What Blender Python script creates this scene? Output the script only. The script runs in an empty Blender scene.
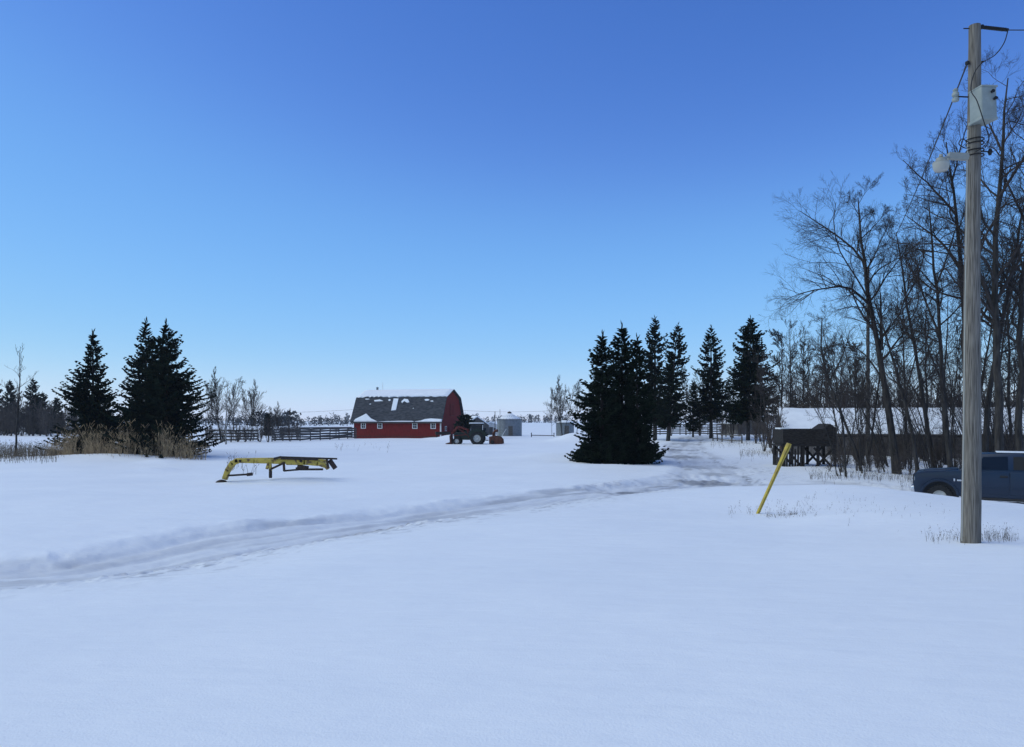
import bpy, bmesh, math, random
import numpy as np
from mathutils import Vector, Matrix, Euler

R = math.radians
F, CX, HY, CZ = 750.0, 512.0, 420.0, 3.0        # focal length and centre in pixels, horizon row, eye height (m)
sc = bpy.context.scene
col = sc.collection

# ------------------------------------------------------------------ tagging helpers
def tag(o, label=None, cat=None, group=None, kind=None):
    if label: o['label'] = label
    if cat: o['category'] = cat
    if group: o['group'] = group
    if kind: o['kind'] = kind
    return o

def empty(name, loc=(0, 0, 0), rz=0.0):
    o = bpy.data.objects.new(name, None)
    col.objects.link(o)
    o.location = loc
    o.rotation_euler = (0, 0, rz)
    o.empty_display_size = 0.3
    return o

def link(name, me, mat=None, parent=None):
    o = bpy.data.objects.new(name, me)
    if mat: me.materials.append(mat)
    col.objects.link(o)
    if parent: o.parent = parent
    return o

KIDS = {}
def copy_tree(o, parent=None):
    c = o.copy(); col.objects.link(c); c.parent = parent
    for ch in list(o.children):
        copy_tree(ch, c)
    return c

# ------------------------------------------------------------------ materials
def new_mat(name):
    m = bpy.data.materials.new(name); m.use_nodes = True
    nt = m.node_tree
    return m, nt, nt.nodes['Principled BSDF']

def mat(name, c, rough=0.7, c2=None, scale=3.0, stretch=(1, 1, 1), bump=0.0, bscale=None, metal=0.0, detail=5, spec=0.3, lo=.35, hi=.65):
    m, nt, b = new_mat(name)
    b.inputs['Roughness'].default_value = rough
    b.inputs['Metallic'].default_value = metal
    b.inputs['Specular IOR Level'].default_value = spec
    b.inputs['Base Color'].default_value = (*c, 1)
    tc = nt.nodes.new('ShaderNodeTexCoord')
    mp = nt.nodes.new('ShaderNodeMapping'); mp.inputs['Scale'].default_value = stretch
    nt.links.new(tc.outputs['Object'], mp.inputs[0])
    if c2:
        n = nt.nodes.new('ShaderNodeTexNoise'); n.inputs['Scale'].default_value = scale; n.inputs['Detail'].default_value = detail
        r = nt.nodes.new('ShaderNodeValToRGB')
        r.color_ramp.elements[0].position = lo; r.color_ramp.elements[0].color = (*c, 1)
        r.color_ramp.elements[1].position = hi; r.color_ramp.elements[1].color = (*c2, 1)
        nt.links.new(mp.outputs[0], n.inputs['Vector']); nt.links.new(n.outputs['Fac'], r.inputs[0])
        nt.links.new(r.outputs[0], b.inputs['Base Color'])
    if bump:
        n2 = nt.nodes.new('ShaderNodeTexNoise'); n2.inputs['Scale'].default_value = bscale or scale * 3; n2.inputs['Detail'].default_value = 6
        bp = nt.nodes.new('ShaderNodeBump'); bp.inputs['Strength'].default_value = 1; bp.inputs['Distance'].default_value = bump
        nt.links.new(mp.outputs[0], n2.inputs['Vector']); nt.links.new(n2.outputs['Fac'], bp.inputs['Height'])
        nt.links.new(bp.outputs[0], b.inputs['Normal'])
    return m

M = {}
M['bark'] = mat('bark', (.019, .017, .016), .95, (.055, .048, .044), 3, (3, 3, .6), .01, 12)
M['twig'] = mat('twig', (.034, .029, .028), .95, (.068, .058, .055), 2, spec=.1)
M['pale_bark'] = mat('pale_bark', (.30, .28, .25), .8, (.12, .11, .10), 5, (1, 1, .5))
M['grey_twig'] = mat('grey_twig', (.026, .022, .021), .95, (.05, .043, .040), 2, spec=.1)
M['brush'] = mat('brush', (.05, .040, .036), .9, (.10, .082, .072), 1.5)
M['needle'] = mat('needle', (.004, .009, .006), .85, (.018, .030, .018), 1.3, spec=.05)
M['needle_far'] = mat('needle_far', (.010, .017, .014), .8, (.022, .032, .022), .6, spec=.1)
M['pole_wood'] = mat('pole_wood', (.075, .066, .055), .9, (.225, .20, .17), 7, (9, 9, .4), .008, 9, lo=.32, hi=.62)
M['dark_wood'] = mat('dark_wood', (.014, .012, .011), .95, (.040, .034, .031), 5, (1, 1, 4), .006, 12)
M['grey_wood'] = mat('grey_wood', (.06, .055, .052), .9, (.13, .12, .11), 5, (1, 1, 4), .006, 12)
M['shed_wall'] = mat('shed_wall', (.10, .088, .080), .95, (.22, .20, .185), 3, (3, 1, .8), .01, 8)
M['brown_wall'] = mat('brown_wall', (.065, .036, .026), .9, (.11, .065, .045), 4, (1, 1, 3))
M['barn_red'] = mat('barn_red', (.20, .014, .012), .85, (.12, .011, .010), 2.5, (3, 3, .5), .004, 10)
M['barn_gable'] = mat('barn_gable', (.22, .020, .018), .85, (.14, .014, .012), 3, (3, 3, .6), .004, 10)
M['trim_white'] = mat('trim_white', (.72, .72, .70), .6, (.55, .54, .52), 4)
M['shingle'] = mat('shingle', (.028, .030, .036), .95, (.085, .088, .098), 2.2, (.7, .7, 2.4), .01, 9, lo=.3, hi=.7)
M['glass'] = mat('glass', (.006, .009, .015), .12, spec=.3)
M['snow_cap'] = mat('snow_cap', (.86, .88, .90), .6, (.80, .82, .85), 1.5, bump=.02, bscale=3)
M['steel'] = mat('steel', (.15, .17, .19), .5, (.22, .24, .26), 3, metal=.25)
M['rust'] = mat('rust', (.06, .022, .014), .8, (.12, .045, .03), 4)
M['black'] = mat('black', (.012, .012, .013), .6)
M['rubber'] = mat('rubber', (.014, .014, .015), .85, (.022, .022, .022), 8)
M['wire'] = mat('wire', (.02, .02, .022), .6)
M['box_grey'] = mat('box_grey', (.24, .27, .255), .5, (.30, .33, .31), 6, bump=.002)
M['lamp_grey'] = mat('lamp_grey', (.24, .25, .23), .5, (.31, .31, .28), 7)
M['lamp_glass'] = mat('lamp_glass', (.36, .35, .31), .2, spec=.6)
M['stake'] = mat('stake_yellow', (.58, .44, .06), .6, (.36, .26, .07), 7)
M['boom'] = mat('boom_yellow', (.50, .37, .07), .65, (.16, .10, .05), 5.5, lo=.48, hi=.66)
M['boom_dark'] = mat('boom_dark', (.022, .016, .014), .7, (.05, .03, .022), 6)
M['loader_red'] = mat('loader_red', (.17, .022, .016), .7, (.07, .018, .013), 4)
M['tractor_dark'] = mat('tractor_dark', (.012, .02, .014), .45, (.02, .03, .02), 4)
M['rim'] = mat('rim_pale', (.52, .52, .50), .4, (.38, .37, .34), 6)
M['truck'] = mat('truck_blue', (.006, .018, .043), .3, (.008, .021, .050), 2, spec=.4)
M['truck_trim'] = mat('truck_trim', (.02, .02, .022), .6)
M['chrome'] = mat('chrome', (.6, .6, .62), .25, metal=.9)
M['headlight'] = mat('headlight', (.22, .23, .25), .15, spec=.7)
M['weed'] = mat('weed', (.15, .115, .075), .9, (.10, .08, .06), 6)
M['straw'] = mat('straw', (.46, .34, .20), .9, (.20, .145, .09), 1.6, lo=.4, hi=.6)
M['treeline'] = mat('treeline', (.018, .020, .024), .95, (.04, .04, .042), .05)
M['gravel'] = mat('gravel', (.10, .09, .08), .95, (.16, .15, .14), 8)

def snow_mat():
    m, nt, b = new_mat('snow_surface')
    b.inputs['Roughness'].default_value = .62
    b.inputs['Specular IOR Level'].default_value = .25
    def attr(n):
        a = nt.nodes.new('ShaderNodeAttribute'); a.attribute_name = n; return a
    geo = nt.nodes.new('ShaderNodeNewGeometry')
    n1 = nt.nodes.new('ShaderNodeTexNoise'); n1.inputs['Scale'].default_value = .22; n1.inputs['Detail'].default_value = 6
    nt.links.new(geo.outputs['Position'], n1.inputs['Vector'])
    r1 = nt.nodes.new('ShaderNodeValToRGB')
    r1.color_ramp.elements[0].position = .3; r1.color_ramp.elements[0].color = (.83, .85, .88, 1)
    r1.color_ramp.elements[1].position = .7; r1.color_ramp.elements[1].color = (.89, .90, .915, 1)
    nt.links.new(n1.outputs['Fac'], r1.inputs[0])
    mx = nt.nodes.new('ShaderNodeMixRGB'); mx.inputs['Color2'].default_value = (.53, .535, .56, 1)
    nt.links.new(attr('wear').outputs['Fac'], mx.inputs['Fac']); nt.links.new(r1.outputs[0], mx.inputs['Color1'])
    mx2 = nt.nodes.new('ShaderNodeMixRGB'); mx2.inputs['Color2'].default_value = (.16, .15, .15, 1)
    nt.links.new(attr('dirt').outputs['Fac'], mx2.inputs['Fac']); nt.links.new(mx.outputs[0], mx2.inputs['Color1'])
    nt.links.new(mx2.outputs[0], b.inputs['Base Color'])
    n2 = nt.nodes.new('ShaderNodeTexNoise'); n2.inputs['Scale'].default_value = 1.6; n2.inputs['Detail'].default_value = 8; n2.inputs['Roughness'].default_value = .55
    mp = nt.nodes.new('ShaderNodeMapping'); mp.inputs['Scale'].default_value = (.55, 1.5, 1); mp.inputs['Rotation'].default_value = (0, 0, R(-20))
    nt.links.new(geo.outputs['Position'], mp.inputs[0]); nt.links.new(mp.outputs[0], n2.inputs['Vector'])
    n3 = nt.nodes.new('ShaderNodeTexNoise'); n3.inputs['Scale'].default_value = 60; n3.inputs['Detail'].default_value = 3
    nt.links.new(geo.outputs['Position'], n3.inputs['Vector'])
    b1 = nt.nodes.new('ShaderNodeBump'); b1.inputs['Strength'].default_value = .7; b1.inputs['Distance'].default_value = .06
    nt.links.new(n2.outputs['Fac'], b1.inputs['Height'])
    b2 = nt.nodes.new('ShaderNodeBump'); b2.inputs['Strength'].default_value = .6; b2.inputs['Distance'].default_value = .006
    nt.links.new(n3.outputs['Fac'], b2.inputs['Height']); nt.links.new(b1.outputs[0], b2.inputs['Normal'])
    nt.links.new(b2.outputs[0], b.inputs['Normal'])
    return m
M['snow'] = snow_mat()

# ------------------------------------------------------------------ numpy noise
def _hash(ix, iy, s):
    h = (ix * 374761393 + iy * 668265263 + s * 2147483647) & 0xFFFFFFFF
    h = ((h ^ (h >> 13)) * 1274126177) & 0xFFFFFFFF
    h = h ^ (h >> 16)
    return (h & 0xFFFF) / 65535.0
def vnoise(x, y, s=0):
    x = np.asarray(x, float); y = np.asarray(y, float)
    ix = np.floor(x).astype(np.int64); iy = np.floor(y).astype(np.int64)
    fx = x - ix; fy = y - iy
    fx = fx * fx * (3 - 2 * fx); fy = fy * fy * (3 - 2 * fy)
    a = _hash(ix, iy, s); b = _hash(ix + 1, iy, s); c = _hash(ix, iy + 1, s); d = _hash(ix + 1, iy + 1, s)
    return (a + (b - a) * fx) * (1 - fy) + (c + (d - c) * fx) * fy
def fbm(x, y, s=0, o=4, g=.5):
    t = 0; a = 1; n = 0
    for k in range(o):
        t = t + a * (vnoise(x * 2 ** k, y * 2 ** k, s + k * 17) - .5); n += a; a *= g
    return t / n * 2            # about -1..1
def sstep(a, b, x):
    t = np.clip((x - a) / (b - a), 0, 1); return t * t * (3 - 2 * t)

# ------------------------------------------------------------------ terrain
def pt(px, d):
    return ((px - CX) / F * d, d)
ctrl = []
for row in [
    (2.0, [(-400, 1.35), (0, 1.35), (512, 1.35), (1024, 1.35), (1400, 1.3)]),
    (4.0, [(-400, 1.2), (0, 1.25), (512, 1.3), (1024, 1.3), (1400, 1.25)]),
    (7.0, [(-300, .95), (0, 1.03), (512, 1.2), (1024, 1.2), (1300, 1.15)]),
    (9.5, [(-300, .7), (0, .80), (256, .95), (700, 1.12), (1300, 1.1)]),
    (12.0, [(-150, .42), (0, .42), (970, 1.06), (1060, 1.05), (1300, 1.0)]),
    (13.0, [(300, .82), (500, .98)]),
    (13.5, [(150, .45)]), (16.5, [(300, .45), (450, .8)]), (15.5, [(0, .52), (-200, .5)]),
    (17.5, [(150, .56), (756, .83), (880, 1.0)]), (20.0, [(450, .45), (600, .84), (690, .88), (1024, .74), (1140, .66)]),
    (22.0, [(890, .93), (930, .81), (970, .70), (300, .55)]), (24.0, [(760, .84), (820, .88), (860, .86), (520, .45)]),
    (26.5, [(600, .40), (940, .1), (1050, .05)]), (28.0, [(640, .34), (450, .45), (820, .30), (760, .35)]),
    (26.0, [(0, .4), (150, .4), (300, .42)]),
    (32.0, [(-200, .1), (720, .18), (820, .0), (930, -.12), (1100, -.15)]),
    (36.0, [(0, .18), (222, .12), (330, .12), (500, .22), (620, .22)]),
    (42.0, [(760, .05), (890, .0), (1024, -.05)]),
    (50.0, [(100, .08), (300, 0), (540, .18), (620, .05), (780, .02), (950, 0)]),
    (62.0, [(60, .1), (140, .25), (220, 0), (690, .28), (1100, 0)]),
    (80.0, [(-200, 0), (100, 0), (400, .1), (600, .25), (800, .3)]),
    (110.0, [(0, -.05), (280, 0), (400, .1), (520, .1), (640, .62), (760, .7), (1024, .5)]),
    (140.0, [(510, .02), (570, .1), (0, 0)]),
    (220.0, [(0, 0), (300, -.3), (512, -.2), (700, .6), (1024, .4)]),
    (500.0, [(-100, 0), (512, -.6), (1100, 0)]),
]:
    for px, z in row[1]:
        x, y = pt(px, row[0]); ctrl.append((math.atan2(x, y), math.log(math.hypot(x, y)), z))
ctrl = np.array(ctrl)
def _phi(r2):
    return np.where(r2 > 1e-12, .5 * r2 * np.log(np.maximum(r2, 1e-12)), 0)
_n = len(ctrl)
_K = _phi((ctrl[:, None, 0] - ctrl[None, :, 0]) ** 2 + (ctrl[:, None, 1] - ctrl[None, :, 1]) ** 2) + np.eye(_n) * .002
_P = np.c_[np.ones(_n), ctrl[:, :2]]
_A = np.block([[_K, _P], [_P.T, np.zeros((3, 3))]])
_w = np.linalg.solve(_A, np.r_[ctrl[:, 2], 0, 0, 0])
def zbase(x, y):
    x = np.asarray(x, float); y = np.asarray(y, float)
    sh = x.shape; x = x.ravel(); y = y.ravel()
    th = np.clip(np.arctan2(x, np.maximum(y, -1e9)), -.85, .85)
    lr = np.clip(np.log(np.maximum(np.hypot(x, y), 1e-3)), math.log(2), math.log(500))
    z = _w[_n] + _w[_n + 1] * th + _w[_n + 2] * lr
    for i in range(_n):
        z = z + _w[i] * _phi((th - ctrl[i, 0]) ** 2 + (lr - ctrl[i, 1]) ** 2)
    return z.reshape(sh)

ROADS = [  # centre lines as (pixel column, depth, half width)
    [(-500, 11.0, 1.9), (-200, 11.6, 1.9), (0, 12.3, 1.9), (100, 13.1, 1.9), (200, 14.8, 1.9), (300, 16.8, 1.9), (400, 19.0, 1.9), (470, 21.2, 1.9), (540, 24.0, 2.0), (600, 27.0, 2.1), (645, 29.5, 2.4), (700, 35.0, 2.3), (712, 43, 2.0), (700, 52.0, 1.9), (684, 64.0, 1.9), (684, 80, 1.9), (692, 98.0, 1.9), (708, 125, 1.9)],
    [(645, 29.5, 2.2), (700, 33.5, 2.2), (760, 35.0, 2.1), (830, 35.0, 2.1), (900, 33.0, 2.1), (960, 31.0, 2.1), (1100, 27.5, 2.1), (1400, 24, 2.1)],
]
RP = []
for rd in ROADS:
    P = np.array([[*pt(a, b), c] for a, b, c in rd])
    # densify with Catmull-Rom
    out = []
    for i in range(len(P) - 1):
        p0 = P[max(i - 1, 0)]; p1 = P[i]; p2 = P[i + 1]; p3 = P[min(i + 2, len(P) - 1)]
        for t in np.linspace(0, 1, 8, endpoint=False):
            out.append(.5 * ((2 * p1) + (-p0 + p2) * t + (2 * p0 - 5 * p1 + 4 * p2 - p3) * t * t + (-p0 + 3 * p1 - 3 * p2 + p3) * t ** 3))
    out.append(P[-1]); RP.append(np.array(out))
def road_dist(x, y, k):
    """signed lateral distance, arc position and half width of the nearest piece of road k"""
    P = RP[k]; best = np.full(x.shape, 1e9); sg = np.zeros(x.shape); arc = np.zeros(x.shape); hw = np.ones(x.shape)
    L = 0
    for i in range(len(P) - 1):
        ax, ay, aw = P[i]; bx, by, bw = P[i + 1]
        dx, dy = bx - ax, by - ay; l = math.hypot(dx, dy)
        t = np.clip(((x - ax) * dx + (y - ay) * dy) / (l * l), 0, 1)
        ex = x - ax - t * dx; ey = y - ay - t * dy
        d = np.hypot(ex, ey); m = d < best
        best = np.where(m, d, best); sg = np.where(m, np.sign(dx * ey - dy * ex), sg)
        arc = np.where(m, L + t * l, arc); hw = np.where(m, aw + t * (bw - aw), hw); L += l
    return best * np.where(sg == 0, 1, sg), arc, hw

def terrain(x, y):
    """height, wear, dirt and driveway mask for arrays x, y"""
    z = zbase(x, y)
    r = np.hypot(x, y)
    near = 1 - sstep(60, 160, r)
    # wind-packed drifts
    u = x * .94 + y * .34; v = -x * .34 + y * .94
    z = z + near * (.085 * fbm(u * .16, v * .42, 3, 4) * sstep(5, 16, r) + .022 * fbm(u * .5, v * 1.5, 9, 4) * sstep(4, 18, r))
    z = z + .010 * fbm(u * 1.0, v * 2.6, 41, 4) * near + .03 * fbm(u * .12, v * .3, 42, 3) * near
    z = z + .25 * sstep(200, 500, r) * fbm(x * .004, y * .004, 77, 3) * 2
    wear = np.zeros_like(z); dirt = np.zeros_like(z); mask = np.zeros(z.shape, bool)
    sel = (r < 150) & (y > 2)
    xs, ys = x[sel], y[sel]
    zz = z[sel]; w = wear[sel]; dd = dirt[sel]; mm = mask[sel]
    for k in range(2):
        s, arc, hw = road_dist(xs, ys, k)
        wob = .25 * fbm(arc * .35, s * 0 + k * 5.0, 21, 3)
        q = np.abs(s + wob)
        qn = q + .25 * fbm(xs * .9, ys * .9, 68, 3)
        ins = 1 - sstep(hw * .65, hw * 1.30, qn)
        if k == 0: ins = np.where(s < 0, 1 - sstep(hw * .35, hw * 1.75, qn), ins)
        deep = 1 - sstep(40, 70, np.hypot(xs, ys))
        amp = .3 + .7 * deep
        zz = zz - .11 * amp * ins
        # ploughed ridge at both edges, higher and crumbly on the near side
        rid = np.exp(-((q - hw * 1.12) / .45) ** 2) * (np.where(s < 0, .35, 1) if k == 0 else 1)
        nearside = (s < 0) if k == 0 else (s > 1e9)
        zz = zz + amp * rid * (.02 + .06 * fbm(arc * 1.1, s * 1.3, 5, 4)) + ins * amp * .016 * fbm(xs * 3.5, ys * 3.5, 66, 3)
        crumb = np.exp(-((s + hw * (.85 + .35 * fbm(arc * .2, s * 0, 95, 3))) / 1.1) ** 2) * (.35 + .65 * sstep(.35, .6, vnoise(arc * .22, s * .5, 96))) if k == 0 else np.exp(-((np.abs(s) - hw) / .5) ** 2) * .6
        cl = np.clip(vnoise(xs * 4.5, ys * 4.5, 61) * vnoise(xs * 11, ys * 11, 62) * 3.0 - .6, 0, 1) * sstep(.15, .5, vnoise(arc * .35, s * .6, 44))
        zz = zz + amp * crumb * cl * .055 + amp * crumb * .03 * fbm(xs * 3.2, ys * 3.2, 63, 5, .65)
        zz = zz + amp * np.exp(-((q - hw * .95) / .6) ** 2) * .05 * fbm(xs * 1.7, ys * 1.7, 64, 4)
        # ruts
        for off in (-.95, .75, -.35, 1.3, .2, -1.5):
            g = np.exp(-((s + wob * 1.6 + off + .25 * np.sin(arc * .11 + off)) / .16) ** 2)
            zz = zz - g * .05 * ins * sstep(.3, .5, vnoise(arc * .25, s * 0 + off * 9, 33))
            w = np.maximum(w, g * .75 * ins * sstep(.25, .75, vnoise(arc * .5, s * 1.1 + off * 3, 34)))
        streak = sstep(.42, .72, .5 + .5 * fbm(arc * .28, s * 2.6, 51 + k, 4))
        w = np.maximum(w, ins * ((.48 if k == 0 else .38) + .5 * streak) * (.75 + .25 * fbm(xs * 2.2, ys * 2.2, 67, 3)))
        w = np.maximum(w, crumb * cl * 1.0 * deep)
        fines = np.exp(-((s + hw * 1.35) / 1.2) ** 2) if k == 0 else np.exp(-((np.abs(s) - hw) / .9) ** 2) * .7
        w = np.maximum(w, fines * deep * (.22 + .8 * sstep(.60, .75, vnoise(xs * 6, ys * 6, 91)) * sstep(.4, .6, vnoise(xs * 1.3, ys * 1.3, 92))))
        dd = np.maximum(dd, fines * deep * .5 * sstep(.80, .9, vnoise(xs * 9, ys * 9, 93)) * sstep(.5, .65, vnoise(xs * .8, ys * .8, 94)))
        # bare gravelly patches that show through
        pat = sstep(.56, .68, .5 + .5 * fbm(arc * .30, s * 1.5, 71 + k, 4)) * ins
        dd = np.maximum(dd, pat * .22 * (1 + (np.hypot(xs, ys) > 27)))
        line = np.exp(-((s + hw * .8 + wob) / .28) ** 2) * sstep(.42, .56, .5 + .5 * fbm(arc * .25, s * 4, 88, 3)) * sstep(.3, .6, vnoise(xs * 5, ys * 5, 97)) if k == 0 else 0
        dd = np.maximum(dd, line * .7)
        mm = mm | (q < hw * .98)
    for px, d, ra, rb, am in [(643, 30, 1.2, .9, .9), (664, 28.6, 1.5, .5, .8), (685, 31.5, 1.6, .6, .6), (704, 36, 1.9, 1.3, .85), (728, 34.4, 1.7, .7, .6), (716, 42, 1.0, 1.6, .5), (672, 70, 1.3, 4.0, .8), (682, 58, 1.9, 2.2, .85), (694, 49, 1.0, 1.8, .5), (784, 33.3, 2.0, .55, .7), (620, 27.6, 1.1, .4, .6), (690, 84, .9, 3.5, .4)]:
        mx_, my_ = pt(px, d)
        e = np.exp(-(((xs - mx_) / ra) ** 2 + ((ys - my_) / rb) ** 2)) * 1.4 + .45 * fbm(xs * .9, ys * 2.4, 105, 4)
        dd = np.maximum(dd, am * sstep(.45, 1.0, e) * (.6 + .4 * vnoise(xs * 7, ys * 7, 106)))
    z[sel] = zz; wear[sel] = w; dirt[sel] = dd; mask[sel] = mm
    # small mounds (x pixel, depth, radius across, radius deep, height)
    for px, d, ra, rb, h in [(295, 34.9, 2.2, .8, .17), (152, 43, 1.1, .5, .16), (165, 44.5, .8, .5, .14), (205, 40, 2.4, .8, .10), (60, 40, 3.5, 1.0, .10), (420, 50, 5, 1.2, .12), (640, 23, 2.5, .8, .06), (880, 15.5, 3.0, .9, .06), (110, 57, 5.5, 1.8, .32), (160, 52, 1.6, 1.0, .22), (232, 33.5, 1.4, .8, -.06), (560, 57, 3.2, 2.6, .30), (575, 96, 2.6, 3, 1.05), (452, 108, 2.6, 2.0, .85),
                             (436, 112, 3, 2, .35), (375, 36, 2.2, 1.0, .12), (650, 45, 4, 1.5, .14), (700, 26, 3.6, 1.6, .12), (390, 117, 9, 1.6, .12), (600, 47, 4.5, 1.2, .16)]:
        mx_, my_ = pt(px, d)
        z = z + h * np.exp(-(((x - mx_) / ra) ** 2 + ((y - my_) / rb) ** 2))
    # scoured hollow round the spruces
    return z, wear, dirt, mask

def gz(x, y):
    z, _, _, _ = terrain(np.array([float(x)]), np.array([float(y)]))
    return float(z[0])

def build_ground():
    rs = [0.0, .6, 1.2]
    r = 1.5
    while r < 8: rs.append(r); r *= 1.012
    while r < 46: rs.append(r); r *= 1.0055
    while r < 160: rs.append(r); r *= 1.012
    while r < 2550: rs.append(r); r *= 1.05
    rs = np.array(rs)
    fine = np.radians(np.arange(-42, 42.001, .125))
    coarse = np.radians(np.arange(46, 316, 5.0))
    th = np.concatenate([fine, coarse])
    nt_, nr = len(th), len(rs)
    TH, RR = np.meshgrid(th, rs)
    X = RR * np.sin(TH); Y = RR * np.cos(TH)
    Z, W, D, MK = terrain(X.ravel(), Y.ravel())
    Z = Z.reshape(X.shape)
    V = np.stack([X.ravel(), Y.ravel(), Z.ravel()], 1)
    i = np.arange(nr - 1)[:, None]; j = np.arange(nt_)[None, :]
    a = i * nt_ + j; b = i * nt_ + (j + 1) % nt_; c = (i + 1) * nt_ + (j + 1) % nt_; d = (i + 1) * nt_ + j
    Q = np.stack([np.broadcast_to(t, (nr - 1, nt_)).ravel() for t in (a, d, c, b)], 1)
    fm = MK[Q].all(1)
    for name, sel, lab in (('ground', ~fm, None), ('driveway', fm, None)):
        q = Q[sel]
        used, inv = np.unique(q, return_inverse=True)
        inv = inv.reshape(q.shape)
        me = bpy.data.meshes.new(name)
        me.vertices.add(len(used)); me.vertices.foreach_set('co', V[used].ravel())
        me.loops.add(q.size); me.loops.foreach_set('vertex_index', inv.ravel().astype(np.int32))
        me.polygons.add(len(q)); me.polygons.foreach_set('loop_start', np.arange(0, q.size, 4, dtype=np.int32))
        me.polygons.foreach_set('loop_total', np.full(len(q), 4, dtype=np.int32))
        me.update(calc_edges=True)
        me.polygons.foreach_set('use_smooth', np.ones(len(q), bool))
        for an, arr in (('wear', W), ('dirt', D)):
            at = me.attributes.new(an, 'FLOAT', 'POINT'); at.data.foreach_set('value', arr[used].astype(np.float32))
        o = link(name, me, M['snow']); o['kind'] = 'structure'
build_ground()

def at(px, py, d):
    """world point seen at a pixel at depth d"""
    return Vector(((px - CX) / F * d, d, CZ - (py - HY) * d / F))

# ------------------------------------------------------------------ mesh builder
class MB:
    def __init__(s): s.v = []; s.f = []
    def add(s, vs, fs):
        n = len(s.v); s.v += [tuple(v) for v in vs]; s.f += [tuple(i + n for i in f) for f in fs]
    def box(s, c, size, rz=0, rx=0, ry=0):
        m = Matrix.Translation(c) @ Euler((rx, ry, rz)).to_matrix().to_4x4()
        x, y, z = [k / 2 for k in size]
        vs = [m @ Vector((a * x, b * y, e * z)) for a in (-1, 1) for b in (-1, 1) for e in (-1, 1)]
        s.add(vs, [(0, 1, 3, 2), (4, 6, 7, 5), (0, 4, 5, 1), (2, 3, 7, 6), (0, 2, 6, 4), (1, 5, 7, 3)])
    def beam(s, a, b, w, h, up=(0, 0, 1)):
        a = Vector(a); b = Vector(b); d = (b - a).normalized(); up = Vector(up)
        if abs(d.dot(up)) > .98: up = Vector((0, 1, 0))
        x = d.cross(up).normalized() * w / 2; z = x.cross(d).normalized() * h / 2
        vs = [p + i * x + j * z for p in (a, b) for i, j in ((-1, -1), (1, -1), (1, 1), (-1, 1))]
        s.add(vs, [(0, 3, 2, 1), (4, 5, 6, 7), (0, 1, 5, 4), (1, 2, 6, 5), (2, 3, 7, 6), (3, 0, 4, 7)])
    def tube(s, pts, rad, n=8, caps=True):
        pts = [Vector(p) for p in pts]; k = len(pts)
        if not hasattr(rad, '__len__'): rad = [rad] * k
        ref = None; rings = []
        for i in range(k):
            t = (pts[min(i + 1, k - 1)] - pts[max(i - 1, 0)]).normalized()
            if ref is None: ref = t.orthogonal().normalized()
            ref = (ref - t * ref.dot(t)).normalized(); bn = t.cross(ref)
            rings.append([pts[i] + (ref * math.cos(2 * math.pi * j / n) + bn * math.sin(2 * math.pi * j / n)) * rad[i] for j in range(n)])
        fs = [(i * n + j, i * n + (j + 1) % n, (i + 1) * n + (j + 1) % n, (i + 1) * n + j) for i in range(k - 1) for j in range(n)]
        if caps: fs += [tuple(reversed(range(n))), tuple((k - 1) * n + j for j in range(n))]
        s.add([v for r in rings for v in r], fs)
    def lathe(s, prof, c, n=24, axis='z', caps=True):
        vs = []
        for r, h in prof:
            for j in range(n):
                a = 2 * math.pi * j / n; x, y = r * math.cos(a), r * math.sin(a)
                vs.append(Vector((x, y, h)) + Vector(c) if axis == 'z' else (Vector((x, h, y)) + Vector(c)))
        k = len(prof)
        fs = [(i * n + j, i * n + (j + 1) % n, (i + 1) * n + (j + 1) % n, (i + 1) * n + j) for i in range(k - 1) for j in range(n)]
        if caps: fs += [tuple(reversed(range(n))), tuple((k - 1) * n + j for j in range(n))]
        s.add(vs, fs)
    def prism(s, poly, y0, y1):
        """polygon in x,z extruded along y"""
        n = len(poly)
        vs = [(x, y0, z) for x, z in poly] + [(x, y1, z) for x, z in poly]
        s.add(vs, [tuple(range(n)), tuple(reversed(range(n, 2 * n)))] + [(i, i + n, (i + 1) % n + n, (i + 1) % n) for i in range(n)])
    def quad(s, a, b, c, d): s.add([a, b, c, d], [(0, 1, 2, 3)])
    def build(s, name, m, parent=None, smooth=False, bevel=0, loc=None, autosmooth=None):
        me = bpy.data.meshes.new(name); me.from_pydata([tuple(v) for v in s.v], [], s.f); me.update()
        bm = bmesh.new(); bm.from_mesh(me); bmesh.ops.recalc_face_normals(bm, faces=bm.faces)
        bm.to_mesh(me); bm.free()
        if smooth:
            me.polygons.foreach_set('use_smooth', [True] * len(me.polygons))
            try: me.set_sharp_from_angle(angle=R(autosmooth or 40))
            except Exception: pass
        o = link(name, me, m, parent)
        if loc is not None: o.location = loc
        if bevel:
            md = o.modifiers.new('bevel', 'BEVEL'); md.width = bevel; md.segments = 3; md.limit_method = 'ANGLE'; md.angle_limit = R(35)
            o.data.polygons.foreach_set('use_smooth', [True] * len(o.data.polygons))
        return o

# ------------------------------------------------------------------ vectorised tubes for trees
def np_mesh(name, V, Q, m, parent, smooth=True, loc=None):
    me = bpy.data.meshes.new(name)
    me.vertices.add(len(V)); me.vertices.foreach_set('co', np.ascontiguousarray(V, dtype=np.float32).ravel())
    k = Q.shape[1]
    me.loops.add(Q.size); me.loops.foreach_set('vertex_index', Q.ravel().astype(np.int32))
    me.polygons.add(len(Q)); me.polygons.foreach_set('loop_start', np.arange(0, Q.size, k, dtype=np.int32))
    me.polygons.foreach_set('loop_total', np.full(len(Q), k, dtype=np.int32))
    me.update(calc_edges=True)
    if smooth: me.polygons.foreach_set('use_smooth', np.ones(len(Q), bool))
    o = link(name, me, m, parent)
    if loc is not None: o.location = loc
    return o

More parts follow.
